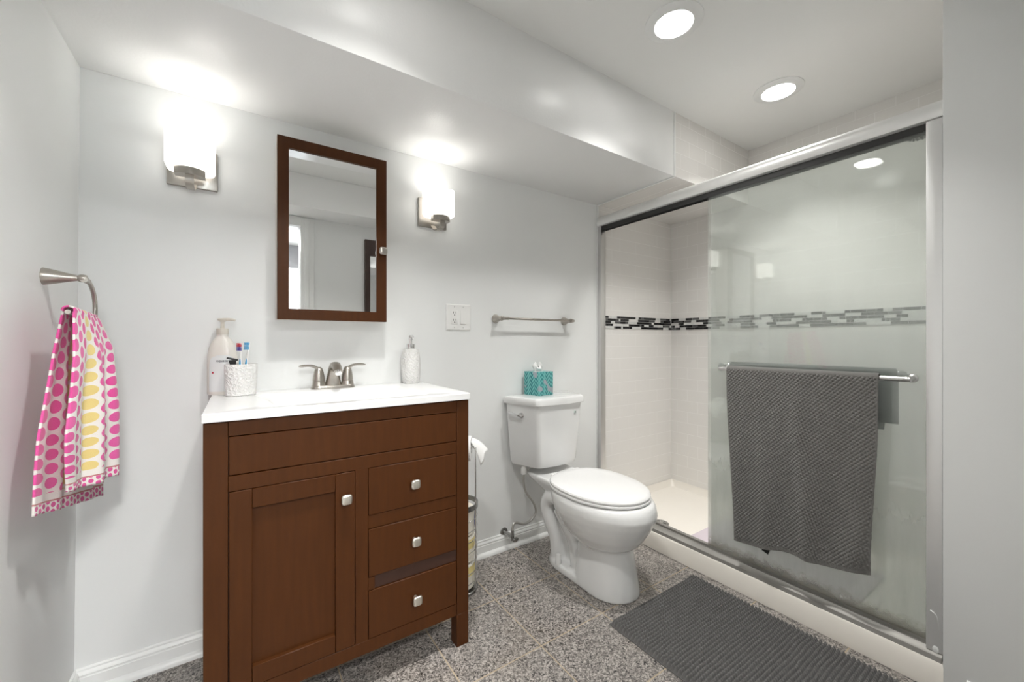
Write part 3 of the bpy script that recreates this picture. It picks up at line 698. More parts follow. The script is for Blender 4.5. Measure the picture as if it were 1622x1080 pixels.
# ------------------------------------------------------------------ medicine cabinet
mc = thing('medicine_cabinet', 'brown framed mirror cabinet on the wall above the sink', 'mirror cabinet', (0.718, 0, 1.147))
mx0, mx1, mz0, mz1 = 0.5265, 0.9095, 1.1478, 1.7985
obj('cabinet_body', box(B(), (mx0 + 0.001, -0.0895, mz0 + 0.002), (mx1 - 0.001, -0.0005, mz1 - 0.002), 0.001, 1), plain('beige_side', (0.66, 0.63, 0.58), 0.45, vary=0.03), mc)
bm = B(); yf = -0.1115; ix0, ix1, iz0, iz1 = 0.5625, 0.8700, 1.1862, 1.7595
outer = [(mx0, mz0), (mx1, mz0), (mx1, mz1), (mx0, mz1)]; inner = [(ix0, iz0), (ix1, iz0), (ix1, iz1), (ix0, iz1)]
loft(bm, [[(x, -0.091, z) for x, z in outer], [(x, yf + 0.001, z) for x, z in outer], [(x + (0.001 if x < 0.7 else -0.001), yf, z + (0.001 if z < 1.4 else -0.001)) for x, z in outer], [(x, yf, z) for x, z in inner], [(x, -0.1045, z) for x, z in inner], [(x, -0.091, z) for x, z in inner]], cap=False)
mdoor = obj('door', fix(bm), M['wood'], mc, 30)
obj('mirror', box(B(), (ix0 - 0.001, -0.1045, iz0 - 0.001), (ix1 + 0.001, -0.0915, iz1 + 0.001)), M['mirror'], mdoor, 0)
knob(0.8905, 1.4290, mdoor, yf, 'nickel')

# ------------------------------------------------------------------ sconces
def sconce(cx, label):
    s = thing('wall_sconce', label, 'wall light', (cx, 0, 1.60), 'lit sconces beside the mirror')
    obj('back_plate', box(B(), (cx - 0.068, -0.016, 1.589), (cx + 0.068, -0.0005, 1.718), 0.002), M['nickel'], s)
    # square bowed glass shade
    rings = []
    for z, k in ((1.618, 0.55), (1.619, 0.80), (1.623, 0.93), (1.632, 1.0), (1.68, 1.0), (1.735, 1.0), (1.7365, 0.985), (1.7365, 0.93), (1.70, 0.92), (1.64, 0.90)):
        r = []
        for x, y in rrect(-0.064 * k, 0.064 * k, -0.043 * k, 0.043 * k, 0.016 * k, 5):
            bow = -0.010 * (1 - (x / 0.064) ** 2) if y < 0 else 0
            r.append((cx + x, -0.079 + y + bow, z))
        rings.append(r)
    bm = B(); loft(bm, rings); obj('shade', fix(bm), M['shade'], s)
    L = bpy.data.lights.new('bulb', 'POINT'); L.energy = BULB; L.shadow_soft_size = 0.018; L.color = (1.0, 0.97, 0.92)
    lo = bpy.data.objects.new('bulb', L); COL.objects.link(lo); lo.parent = s; lo.location = (0, -0.082, 0.062)
    bm = B()
    hp = []
    for k in range(9):
        x = -0.039 + 0.078 * k / 8; hp.append((cx + x, -0.112 - 0.020 * (1 - (x / 0.039) ** 2)))
    pts = hp + [(cx + 0.039, -0.085), (cx - 0.039, -0.085)]
    prism(bm, pts, 2, 1.5965, 1.6185)
    obj('shade_holder', bm, M['nickel'], s, 30)
    P = smooth_path([(0, -0.014, 1.598), (0, -0.040, 1.576), (0, -0.070, 1.566), (0, -0.104, 1.566), (0, -0.120, 1.574), (0, -0.122, 1.5975)], 4); rings = []
    for i, p in enumerate(P):
        t = (P[min(i + 1, len(P) - 1)] - P[max(i - 1, 0)]).normalized(); n = Vector((1, 0, 0)).cross(t)
        rings.append([(cx + dx, p.y + n.y * e, p.z + n.z * e) for dx, e in ((-0.011, -0.002), (0.011, -0.002), (0.011, 0.002), (-0.011, 0.002))])
    bm = B(); loft(bm, rings)
    obj('arm', fix(bm), M['nickel'], s)
sconce(0.286, 'lit white glass sconce at the left of the mirror cabinet')
sconce(1.150, 'lit white glass sconce between the mirror cabinet and the shower')

# ------------------------------------------------------------------ switch and outlet plate
sw = thing('switch_plate', 'white wall plate with an outlet and a rocker switch', 'switch plate', (1.286, 0, 1.184))
px0, px1, pz0, pz1 = 1.2215, 1.3505, 1.1215, 1.2475
bm = B(); loft(bm, [[(x, 0.0, z) for x, z in rrect(px0, px1, pz0, pz1, 0.004, 3)], [(x, -0.0035, z) for x, z in rrect(px0, px1, pz0, pz1, 0.004, 3)], [(x, -0.0065, z) for x, z in rrect(px0 + 0.005, px1 - 0.005, pz0 + 0.005, pz1 - 0.005, 0.004, 3)]])
obj('plate', fix(bm), M['whiteplastic'], sw, 20)
zc = (pz0 + pz1) / 2
ot = obj('outlet', box(B(), (1.2630 - 0.0165, -0.0085, zc - 0.0335), (1.2630 + 0.0165, -0.006, zc + 0.0335), 0.001), M['whiteplastic'], sw)
bm = B()
for dz_ in (0.016, -0.018):
    for dx in (-0.0065, 0.0065): box(bm, (1.2630 + dx - 0.0012, -0.0088, zc + dz_ + 0.001), (1.2630 + dx + 0.0012, -0.0084, zc + dz_ + 0.010))
    lathe(bm, [(0.003, 0), (0.003, 0.0006)], T(1.2630, -0.0083, zc + dz_ - 0.006) @ ROT(PI / 2, 'X'), 12)
obj('slots', bm, M['black'], ot)
rk = B(); prism(rk, [(-0.006, zc - 0.0325), (-0.0105, zc - 0.0325), (-0.0078, zc + 0.0325), (-0.006, zc + 0.0325)], 0, 1.3095 - 0.0155, 1.3095 + 0.0155)
obj('rocker', rk, M['whiteplastic'], sw, 20)
for x in (1.2630, 1.3095):
    for dz_ in (-0.049, 0.049): obj('screw', lathe(B(), [(0.003, 0), (0.0025, 0.0012), (0.0005, 0.0013)], T(x, -0.0062, zc + dz_) @ ROT(PI / 2, 'X'), 12), M['alu'], sw)


# ------------------------------------------------------------------ towel rail over the toilet
tr = thing('towel_rail', 'empty brushed nickel towel rail on the wall over the toilet', 'towel rail', (1.74, 0, 1.185))
for x in (1.496, 1.955):
    bm = lathe(B(), [(0.0225, 0.0005), (0.0225, 0.004), (0.019, 0.014), (0.0125, 0.034), (0.0095, 0.046), (0.0115, 0.052), (0.0125, 0.060), (0.0105, 0.068), (0.0015, 0.072)], T(x, 0, 1.184) @ ROT(PI / 2, 'X'), 28)
    obj('post', fix(bm), M['nickel'], tr)
bm = tube(B(), [(1.500, -0.059, 1.184), (1.965, -0.059, 1.184)], 0.0062, 14); lathe(bm, [(0.0085, 0), (0.0095, 0.008), (0.0075, 0.017), (0.001, 0.021)], T(1.962, -0.059, 1.184) @ ROT(PI / 2, 'Y'), 16)
lathe(bm, [(0.0085, 0), (0.008, 0.03), (0.0066, 0.034)], T(1.507, -0.059, 1.184) @ ROT(PI / 2, 'Y'), 16)
obj('rail', fix(bm), M['nickel'], tr)

# ------------------------------------------------------------------ toilet
TX = 1.757
to = thing('toilet', 'white two-piece toilet with a closed oval lid', 'toilet', (TX, -0.36, 0))
def egg(w, yc, af, ab, nb=2.0, seg=56, nf=2.0):
    out = []
    for k in range(seg):
        a = 2 * PI * k / seg; c, s = math.cos(a), math.sin(a)
        n = nb if c < 0 else nf
        x = w * (1 if s >= 0 else -1) * abs(s) ** (2 / n); y = (af if c >= 0 else ab) * (1 if c >= 0 else -1) * abs(c) ** (2 / n)
        out.append((TX + x, -(yc + y)))
    return out
bm = B()
loft(bm, [[(x, y, z) for x, y in egg(w, yc, af, ab, nb)] for z, w, yc, af, ab, nb in (
    (0.172, 0.070, 0.50, 0.085, 0.09, 2), (0.190, 0.108, 0.495, 0.125, 0.13, 2), (0.215, 0.138, 0.49, 0.168, 0.17, 2), (0.25, 0.160, 0.48, 0.205, 0.19, 2.1), (0.29, 0.178, 0.472, 0.238, 0.205, 2.1),
    (0.325, 0.190, 0.465, 0.264, 0.215, 2.2), (0.352, 0.1955, 0.462, 0.276, 0.22, 2.2), (0.378, 0.1945, 0.46, 0.272, 0.225, 2.2), (0.394, 0.188, 0.458, 0.264, 0.222, 2.2), (0.400, 0.176, 0.457, 0.250, 0.212, 2.2))])
loft(bm, [[(x, y, z) for x, y in egg(w, yc, af, ab, nb)] for z, w, yc, af, ab, nb in (
    (0.0, 0.119, 0.52, 0.140, 0.135, 4), (0.03, 0.117, 0.52, 0.137, 0.13, 4), (0.10, 0.107, 0.517, 0.127, 0.122, 4), (0.17, 0.099, 0.512, 0.120, 0.115, 4), (0.23, 0.096, 0.505, 0.118, 0.112, 4))])
loft(bm, [[(x, y, z) for x, y in egg(w, yc, af, ab, nb)] for z, w, yc, af, ab, nb in (
    (0.0, 0.119, 0.38, 0.22, 0.195, 3), (0.024, 0.117, 0.38, 0.22, 0.192, 3), (0.034, 0.108, 0.38, 0.21, 0.184, 3))])
loft(bm, [[(x, y, z) for x, y in rrect(TX - w, TX + w, -b, -a, 0.03, 5)] for z, w, a, b in ((0.02, 0.052, 0.215, 0.42), (0.33, 0.052, 0.20, 0.45))])
loft(bm, [[(x, y, z) for x, y in rrect(TX - w, TX + w, -b, -a, min(w, 0.06), 6)] for z, w, a, b in ((0.27, 0.066, 0.25, 0.46), (0.315, 0.088, 0.185, 0.46), (0.355, 0.108, 0.115, 0.46), (0.385, 0.122, 0.055, 0.46), (0.400, 0.124, 0.045, 0.46), (0.406, 0.120, 0.05, 0.30))])
for sx in (-1, 1):
    tube(bm, smooth_path([(TX + sx * 0.060, -0.44, 0.235), (TX + sx * 0.066, -0.36, 0.275), (TX + sx * 0.080, -0.285, 0.318), (TX + sx * 0.084, -0.222, 0.310), (TX + sx * 0.084, -0.197, 0.262), (TX + sx * 0.080, -0.218, 0.20), (TX + sx * 0.066, -0.245, 0.12), (TX + sx * 0.064, -0.255, 0.02)], 6), 0.034, 16)
    tube(bm, smooth_path([(TX + sx * 0.066, -0.262, 0.265), (TX + sx * 0.066, -0.31, 0.215), (TX + sx * 0.066, -0.365, 0.150), (TX + sx * 0.066, -0.39, 0.04)], 6), 0.028, 16)
fix(bm)
bowl = obj('bowl', bm, M['porcelain'], to)
md = bowl.modifiers.new('r', 'REMESH'); md.mode = 'VOXEL'; md.voxel_size = 0.0052; md.use_smooth_shade = True
md = bowl.modifiers.new('s', 'SMOOTH'); md.iterations = 5; md.factor = 0.5
nm = bpy.data.meshes.new_from_object(bowl.evaluated_get(bpy.context.evaluated_depsgraph_get())); bowl.modifiers.clear(); bowl.data = nm; nm.name = 'bowl'
for p in nm.polygons: p.use_smooth = True
if not nm.materials: nm.materials.append(M['porcelain'])
def oval(z, w, af, ab, nb=2.7, yc=0.462): return [(x, y, z) for x, y in egg(w, yc, af, ab, nb)]
bm = B(); loft(bm, [oval(0.4015, 0.176, 0.226, 0.212), oval(0.4025, 0.184, 0.236, 0.220), oval(0.406, 0.188, 0.241, 0.223), oval(0.412, 0.188, 0.241, 0.223), oval(0.4145, 0.184, 0.237, 0.220)])
obj('seat', fix(bm), M['seatplastic'], to)
bm = B(); loft(bm, [oval(0.4165, 0.180, 0.232, 0.216), oval(0.4175, 0.185, 0.238, 0.221), oval(0.424, 0.1865, 0.239, 0.222), oval(0.430, 0.183, 0.235, 0.219), oval(0.4345, 0.170, 0.220, 0.207), oval(0.4365, 0.13, 0.175, 0.17), oval(0.4375, 0.06, 0.09, 0.09)])
for sx in (-1, 1): box(bm, (TX + sx * 0.07 - 0.022, -0.252, 0.406), (TX + sx * 0.07 + 0.022, -0.228, 0.428), 0.007, 3)
obj('seat_lid', fix(bm), M['seatplastic'], to)
def tk(z, wb, wf, yb, yfm, r=0.022, bow=0.012):
    # trapezoid plan: wide at the wall, narrower bowed front
    c = [(TX + wb, -yb), (TX - wb, -yb), (TX - wf, -yfm), (TX + wf, -yfm)]
    pts = []
    n = len(c)
    for i in range(n):
        p, q, s = Vector(c[i - 1]), Vector(c[i]), Vector(c[(i + 1) % n])
        rr = 0.010 if i < 2 else r
        a = q + (p - q).normalized() * rr; b = q + (s - q).normalized() * rr
        for k in range(6):
            t = k / 5; pts.append((1 - t) ** 2 * a + 2 * t * (1 - t) * q + t * t * b)
        if i == 2:
            for k in range(1, 8):
                t = k / 8; e = b.lerp(Vector(c[3]) + (q - Vector(c[3])).normalized() * r, t); pts.append(e - Vector((0, bow * 4 * t * (1 - t))))
    return [(p.x, p.y, z) for p in pts]
bm = B(); loft(bm, [tk(0.436, 0.165, 0.105, 0.030, 0.165), tk(0.441, 0.178, 0.118, 0.024, 0.180), tk(0.46, 0.186, 0.124, 0.020, 0.187), tk(0.60, 0.198, 0.134, 0.018, 0.197), tk(0.7545, 0.209, 0.143, 0.016, 0.206)])
obj('tank', fix(bm), M['porcelain'], to)
bm = B(); loft(bm, [tk(0.7525, 0.206, 0.140, 0.018, 0.203), tk(0.7535, 0.219, 0.151, 0.011, 0.215), tk(0.757, 0.2215, 0.1535, 0.009, 0.218), tk(0.780, 0.2215, 0.1535, 0.009, 0.218), tk(0.787, 0.218, 0.150, 0.012, 0.214), tk(0.7905, 0.207, 0.141, 0.02, 0.204)])
obj('tank_lid', fix(bm), M['porcelain'], to)
# lever on the slanted left side of the tank
n2 = Vector((-(0.206 - 0.016), 0.0, 0)).normalized()
pa, pb = Vector((TX - 0.2035, -0.028)), Vector((TX - 0.1405, -0.196)); ed = (pb - pa).normalized(); nn = Vector((ed.y, -ed.x))
if nn.x > 0: nn = -nn
def lv(s, out, z): q = pa + ed * s + nn * out; return (q.x, q.y, z)
bm = tube(B(), [lv(0.085, -0.004, 0.700), lv(0.085, 0.006, 0.700)], 0.0135, 20); tube(bm, [lv(0.085, 0.004, 0.700), lv(0.085, 0.018, 0.700)], 0.008, 16)
tube(bm, smooth_path([lv(0.093, 0.016, 0.698), lv(0.075, 0.020, 0.702), lv(0.045, 0.020, 0.706), lv(0.012, 0.018, 0.711)], 4), [0.0075, 0.0075, 0.007, 0.007, 0.0065, 0.006, 0.006, 0.006, 0.006, 0.0062, 0.0064, 0.0066, 0.005], 12, flat=1.0)
lev = obj('flush_lever', fix(bm), M['chrome'], to)
bm = B(); box(bm, (TX + 0.0825, -0.2125, 0.700), (TX + 0.0965, -0.2055, 0.7145), 0.001); o = obj('sticker', bm, plain('grey_sticker', (0.50, 0.55, 0.52), 0.4, vary=0.15), to)
obj('sticker_mark', lathe(B(), [(0.003, 0), (0.0026, 0.0006), (0.0004, 0.0008)], T(TX + 0.0905, -0.2124, 0.7070) @ ROT(PI / 2, 'X'), 12), M['black'], o)
for sx in (-1, 1):
    obj('bolt_cap', fix(lathe(B(), [(0.0165, 0), (0.0155, 0.006), (0.0135, 0.038), (0.011, 0.046), (0.001, 0.048)], T(TX + sx * 0.103, -0.305, 0.027), 20)), M['porcelain'], to)

# tissue box on the tank
tb = thing('tissue_box', 'teal leaf-print tissue box standing on the toilet tank', 'tissue box', (1.722, -0.058, 0.7905))
TMx = T(1.722, -0.0670, 0.7906) @ ROT(math.radians(9), 'Z')
bm = box(B(), (-0.0535, -0.0535, 0), (0.0535, 0.0535, 0.121), 0.0015, 2)
me_box = obj('box', bm, M['leafbox'], tb); me_box.matrix_basis = TMx
o = obj('slot', lathe(B(), [(0.030, 0.1212), (0.029, 0.1216), (0.001, 0.1216)], TMx, 24, sy=0.6), M['paper'], tb)
bm = B()
def tis(u, v):
    a = 2 * PI * u; r = lerp(0.020, 0.034, v) * (1 + 0.35 * math.sin(3 * a + 1.1 * v)) * (1 - 0.55 * ss(0.6, 1, v))
    return TMx @ Vector((r * math.cos(a) - 0.008 * v, r * 0.62 * math.sin(a), 0.121 + 0.050 * v * (0.72 + 0.28 * math.sin(2 * a + 2.2))))
surf(bm, tis, 36, 10); fix(bm)
o = obj('tissue', bm, M['paper'], tb, 60); md = o.modifiers.new('t', 'SOLIDIFY'); md.thickness = 0.001

# water supply
ws = thing('supply_valve', 'chrome stop valve with braided hose rising to the toilet tank', 'water valve', (1.545, -0.03, 0.10))
hose = smooth_path([(1.617, -0.078, 0.405), (1.618, -0.075, 0.355), (1.640, -0.068, 0.292), (1.690, -0.060, 0.228), (1.712, -0.056, 0.175), (1.690, -0.054, 0.138), (1.640, -0.054, 0.124), (1.592, -0.054, 0.142), (1.570, -0.056, 0.143), (1.562, -0.057, 0.118), (1.562, -0.057, 0.085)], 7)
def braid():
    m = NT('braided_hose'); p = m.obj(); w = m.n('ShaderNodeTexVoronoi', {'Vector': p, 'Scale': 420.0}).outputs[0]
    m.bs(Base_Color=(0.58, 0.57, 0.55), Metallic=1.0, Roughness=0.32); m.bump(w, 0.8, 0.001); return m.m
obj('hose', fix(tube(B(), hose, 0.0062, 12)), braid(), ws)
obj('nut', fix(lathe(B(), [(0.0135, -0.02), (0.0145, -0.017), (0.0145, 0.008), (0.012, 0.013), (0.012, 0.022)], T(1.617, -0.078, 0.413), 8)), M['whiteplastic'], ws)
bm = tube(B(), [(1.546, -0.002, 0.088), (1.552, -0.026, 0.086), (1.562, -0.057, 0.079)], [0.0085, 0.010, 0.0115], 14)
lathe(bm, [(0.022, 0), (0.021, 0.004), (0.010, 0.007)], T(1.546, -0.0006, 0.088) @ ROT(PI / 2, 'X'), 22)
tube(bm, [(1.562, -0.057, 0.062), (1.562, -0.057, 0.112)], [0.0095, 0.0085], 12)
obj('valve_body', fix(bm), M['darkchrome'], ws)
bm = lathe(B(), [(0.006, 0), (0.016, 0.003), (0.0175, 0.009), (0.013, 0.013), (0.001, 0.014)], T(1.5665, -0.071, 0.0735) @ ROT(math.radians(105), 'X'), 10, sx=1.0, sy=0.75)
obj('valve_handle', fix(bm), M['darkchrome'], ws)

# ------------------------------------------------------------------ towel ring and pink towel
tg = thing('towel_ring', 'brushed nickel open towel ring on the left wall', 'towel ring', (0.012, -0.263, 1.232))
RX = 0.085
bm = lathe(B(), [(0.0215, 0.0), (0.0215, 0.003), (0.0195, 0.014), (0.014, 0.034), (0.0095, 0.052), (0.0072, 0.062), (0.0100, 0.067), (0.0105, 0.073), (0.0085, 0.079), (0.001, 0.082)], T(0.0105, -0.263, 1.2322) @ ROT(PI / 2, 'Y'), 28)
obj('post', fix(bm), M['nickel'], tg)
rp = smooth_path([(RX, -0.272, 1.229), (RX, -0.248, 1.2285), (RX, -0.228, 1.226), (RX, -0.205, 1.217), (RX, -0.185, 1.199), (RX, -0.1735, 1.176), (RX, -0.171, 1.155), (RX, -0.174, 1.138), (RX, -0.184, 1.128), (RX, -0.205, 1.126), (RX, -0.29, 1.131), (RX, -0.388, 1.139)], 5)
obj('ring', fix(tube(B(), rp, [0.0075] * 8 + [0.0052] * (len(rp) - 8), 12)), M['nickel'], tg)

def px2(u, v, x):   # helper: where the ray of a measured image point meets a plane X = x (used once for the cloth outline)
    cy_, sy__ = math.cos(YAW), math.sin(YAW)
    d = Vector((sy__, cy_, 0)) + Vector((cy_, -sy__, 0)) * (u - 811) / F_PX + Vector((0, 0, 1)) * (540 - v) / F_PX
    c = Vector(cam.location); return c + d * ((x - c.x) / d.x)
# cloth outline in metres: wall-side sheet (longer) and room-side sheet, left and right edges from the bar down
A_L = [(0, (0.074, -0.372, 1.147)), (0.22, (0.062, -0.385, 1.05)), (0.6, (0.055, -0.446, 0.86)), (1, (0.052, -0.468, 0.697))]
A_R = [(0, (0.074, -0.190, 1.140)), (0.22, (0.075, -0.165, 1.02)), (0.6, (0.085, -0.125, 0.83)), (1, (0.100, -0.172, 0.640))]
B_L = [(0, (0.094, -0.386, 1.143)), (0.22, (0.105, -0.432, 1.03)), (0.6, (0.100, -0.463, 0.860)), (1, (0.098, -0.452, 0.734))]
B_R = [(0, (0.094, -0.192, 1.140)), (0.22, (0.122, -0.180, 1.05)), (0.6, (0.138, -0.205, 0.890)), (1, (0.142, -0.232, 0.706))]
def ptowel(s, v):
    # v 0..0.5 wall sheet from its hem up, 0.5..1 room sheet down
    LA, LB = 0.47, 0.47
    if v < 0.48: side, t = 'A', 1 - v / 0.48
    elif v > 0.52: side, t = 'B', (v - 0.52) / 0.48
    else:
        k = (v - 0.48) / 0.04; a = PI * (1 - k)
        y = lerp(-0.384, -0.191, s); z = lerp(1.143, 1.132, s)
        return Vector((RX + 0.0105 * math.cos(a), y, z + 0.010 * math.sin(a)))
    L, R_ = (A_L, A_R) if side == 'A' else (B_L, B_R)
    p = poly(L, t).lerp(poly(R_, t), s)
    amp = (0.011 if side == 'A' else 0.019) * ss(0.0, 0.5, t)
    w = math.sin(s * PI * 4.2 + (0.4 if side == 'B' else 4.6) + 0.5 * t) * 0.55 + math.sin(s * PI * 8.5 + 1.0) * 0.25
    edge = min(1, min(s, 1 - s) * 6)
    p.x += amp * w * edge
    p.y += 0.006 * math.sin(t * 7 + s * 9) * t
    p.x = max(p.x, 0.024)
    return p
bm = B(); surf(bm, ptowel, 60, 150, lambda s, v: (s * 0.30 + 0.011, v * 0.94))
pt = tag(obj('hand_towel', fix(bm), M['dots'], None, 0), 'pink and yellow polka dot hand towel hanging on the towel ring', 'towel')
for p in pt.data.polygons: p.use_smooth = True
md = pt.modifiers.new('t', 'SOLIDIFY'); md.thickness = 0.004; md.offset = 0

# ------------------------------------------------------------------ grey bath towel on the outer bar, teal towel inside
def twill(a, b, d=0.0036):
    # diagonal waffle weave relief, a across and b down in metres
    q = (b + a * 1.05) / 0.0150; r = (a - b * 0.35) / 0.0100
    return d * (1.5 * max(0.0, math.cos(PI * (q - math.floor(q) - 0.5))) ** 0.8 * (0.50 + 0.50 * math.cos(2 * PI * r)) - 0.4)
BXC = 2.173; BZ = 0.9495
def gtowel(s, v):
    hang_f = lerp(0.722, 0.668, s) + 0.006 * math.sin(s * 11); hang_b = 0.30
    Lf, Lb = hang_f, hang_b; tot = Lf + 0.04 + Lb; d = v * tot
    ytop = lerp(-0.8235, -1.3230, s)
    if d < Lf:
        t = 1 - d / Lf          # 0 at the bar, 1 at the hem
        h = d; y = ytop + lerp(-0.036 * ss(0, 1, t) * 1.0, 0.020 * ss(0.2, 1, t), s)
        if s < 0.1: y += 0
        z = BZ - (Lf - d)
        fold = 0.013 * math.exp(-((s - 0.50 - 0.10 * t) / 0.05) ** 2) * ss(0.02, 0.35, t) + 0.010 * math.exp(-((s - 0.24 - 0.05 * t) / 0.06) ** 2) * ss(0.15, 0.6, t) + 0.016 * math.exp(-((s - 0.93) / 0.07) ** 2) * ss(0.55, 0.95, t) * (1 - 0.6 * ss(0.9, 1, t))
        fold += 0.004 * math.sin(s * 21 + t * 2) * ss(0.1, 0.7, t) + 0.012 * ss(0.3, 1.0, t) * (0.5 - s) * 0.5
        x = BXC - 0.0135 - fold - 0.004 * math.sin(t * PI)
        hemf = 0.15 if d < 0.016 else 1.0
        if s < 0.014 or s > 0.986: hemf = 0.3
        return Vector((x - twill(s * 0.5, t * Lf) * hemf, y, z))
    if d < Lf + 0.04:
        a = PI * (d - Lf) / 0.04
        return Vector((BXC - 0.0135 * math.cos(a), ytop, BZ + 0.0135 * math.sin(a)))
    t = (d - Lf - 0.04) / Lb
    return Vector((BXC + 0.0135 + 0.010 * t, ytop + 0.05 * s * ss(0, 0.2, t), BZ - t * Lb))
bm = B(); NU, NV = 280, 620
surf(bm, gtowel, NU, NV)
gt = tag(obj('bath_towel', fix(bm), M['greytowel'], None, 0), 'charcoal waffle bath towel draped over the bar outside the glass door', 'towel')
for p in gt.data.polygons: p.use_smooth = True
md = gt.modifiers.new('t', 'SOLIDIFY'); md.thickness = 0.003; md.offset = 0
bm = box(B(), (-0.001, -0.013, -0.022), (0.001, 0.013, 0.004), 0.0004, mtx=T(2.158, -0.985, 0.246) @ ROT(0.35, 'X'))
o = obj('care_tag', bm, M['black'], gt)

IX = 2.3125; IZ = 0.958
def inner_towel(s, v):
    Lf, Lb = 0.175, 0.205; tot = Lf + 0.045 + Lb; d = v * tot
    if d < Lf:
        t = 1 - d / Lf; y = lerp(-0.765, -1.343, s); return Vector((IX - 0.014 - twill(s * 0.5, d, 0.001), y, IZ - t * Lf))
    if d < Lf + 0.045:
        a = PI * (d - Lf) / 0.045; return Vector((IX - 0.014 * math.cos(a), lerp(-0.765, -1.343, s) + 0.02 * s * (a / PI), IZ + 0.016 * math.sin(a)))
    t = (d - Lf - 0.045) / Lb; return Vector((IX + 0.014, lerp(-0.765, -1.343, s) + 0.045 * s * (0.5 + 0.5 * t), IZ - t * Lb))
bm = B(); surf(bm, inner_towel, 120, 100)
it = tag(obj('small_towel', fix(bm), M['teal'], None, 0), 'dark teal towel on the bar inside the shower, showing right of the charcoal towel', 'towel')
for p in it.data.polygons: p.use_smooth = True
md = it.modifiers.new('t', 'SOLIDIFY'); md.thickness = 0.003; md.offset = 0

# ------------------------------------------------------------------ chenille bath mat
bm = B(); MX0, MX1, MY0, MY1 = 1.5735, 2.1180, -1.52, -0.694
rows, nubs = 62, 40
NU, NV = nubs * 6, rows * 6
def mat(u, v):
    x = lerp(MX0, MX1, u); y = lerp(MY0, MY1, v)
    r = v * rows; row = math.floor(r); fr_ = r - row
    wob = noise.noise(Vector((u * 14, row * 0.9, 0))) * 0.35
    c = u * nubs + 0.5 * (row % 2) + wob; fc = c - math.floor(c)
    h = max(0, math.sin(PI * fr_)) ** 0.6 * (0.62 + 0.38 * max(0, math.sin(PI * fc)) ** 0.5)
    e = min(1, min(u, 1 - u) * 60) * min(1, min(v, 1 - v) * 90)
    big = 0.0025 * noise.noise(Vector((x * 6, y * 6, 3.0)))
    sx = 0.0012 * noise.noise(Vector((u * 60, v * 90, 1.0)))
    return Vector((x + sx * e, y + 0.003 * noise.noise(Vector((u * 9, row * 0.31, 5))) * e, 0.004 + e * (0.0175 * h + max(-0.002, big) + 0.002)))
surf(bm, mat, NU, NV)
box(bm, (MX0 - 0.002, MY0 - 0.002, 0.0005), (MX1 + 0.002, MY1 + 0.002, 0.0045), 0.001)
mm = tag(obj('bath_mat', bm, M['mat'], None, 0), 'charcoal ribbed chenille bath mat on the floor along the shower curb', 'bath mat')
for p in mm.data.polygons: p.use_smooth = True

# ------------------------------------------------------------------ toilet paper stand
PX, PY = 1.208, -0.165
st = thing('paper_stand', 'chrome coil toilet paper stand half hidden beside the vanity', 'toilet paper stand', (PX, PY, 0))
obj('base_ring', fix(lathe(B(), [(0.060, 0.002), (0.080, 0.0005), (0.082, 0.004), (0.082, 0.010), (0.079, 0.012), (0.079, 0.006), (0.06, 0.007)], T(PX, PY, 0), 36, cap=False)), M['darkchrome'], st)
obj('pole', fix(tube(B(), [(PX + 0.047, PY - 0.0625, 0.004), (PX + 0.047, PY - 0.0625, 0.615)], 0.0035, 10)), M['chrome'], st)
bm = B(); pts = []
for k in range(8 * 24 + 1):
    a = 2 * PI * k / 24; pts.append((PX + 0.0785 * math.cos(a), PY + 0.0785 * math.sin(a), 0.012 + 0.352 * k / (8 * 24)))
obj('coil', fix(tube(bm, pts, 0.0022, 8)), M['chrome'], st)
obj('top_ring', fix(lathe(B(), [(0.078, 0.352), (0.082, 0.352), (0.082, 0.374), (0.078, 0.374), (0.078, 0.352)], T(PX, PY, 0), 36, cap=False)), M['darkchrome'], st)
bm = tube(B(), smooth_path([(PX + 0.047, PY - 0.0625, 0.61), (PX + 0.03, PY - 0.055, 0.618), (PX - 0.01, PY - 0.03, 0.618), (PX - 0.045, PY - 0.005, 0.618)], 4), 0.004, 10)
obj('roll_arm', fix(bm), M['chrome'], st)
for k, (m1, lab_) in enumerate((('yellowwrap', 'yellow and cream wrapped paper roll at the bottom of the coil stand'), ('wrap', 'cream wrapped paper roll in the middle of the coil stand'), ('wrap', 'wrapped paper roll with a blue oval at the top of the coil stand'))):
    z0 = 0.012 + k * 0.114
    r = thing('spare_roll', lab_, 'toilet paper roll', (PX, PY, z0), 'spare rolls in the coil stand')
    obj('wrapper', fix(lathe(B(), [(0.02, 0.001), (0.060, 0.001), (0.067, 0.007), (0.067, 0.104), (0.060, 0.111), (0.02, 0.111)], T(PX, PY, z0), 32)), M['wrap'], r)
    bm = B(); A0 = math.radians(-20)
    if k == 2:
        g_ = surf(bm, lambda u, v: Vector((PX + 0.0678 * math.cos(A0 + 0.42 * math.sqrt(v) * math.cos(2 * PI * u)), PY + 0.0678 * math.sin(A0 + 0.42 * math.sqrt(v) * math.cos(2 * PI * u)), z0 + 0.055 + 0.040 * math.sqrt(v) * math.sin(2 * PI * u))), 24, 5)
        o = obj('oval_print', fix(bm), M['bluewrap'], r)
    else:
        lathe(bm, [(0.0674, 0.06), (0.0676, 0.062), (0.0676, 0.098), (0.0674, 0.10)], T(PX, PY, z0), 32, cap=False)
        obj('colour_band', fix(bm), M['yellowwrap'], r)
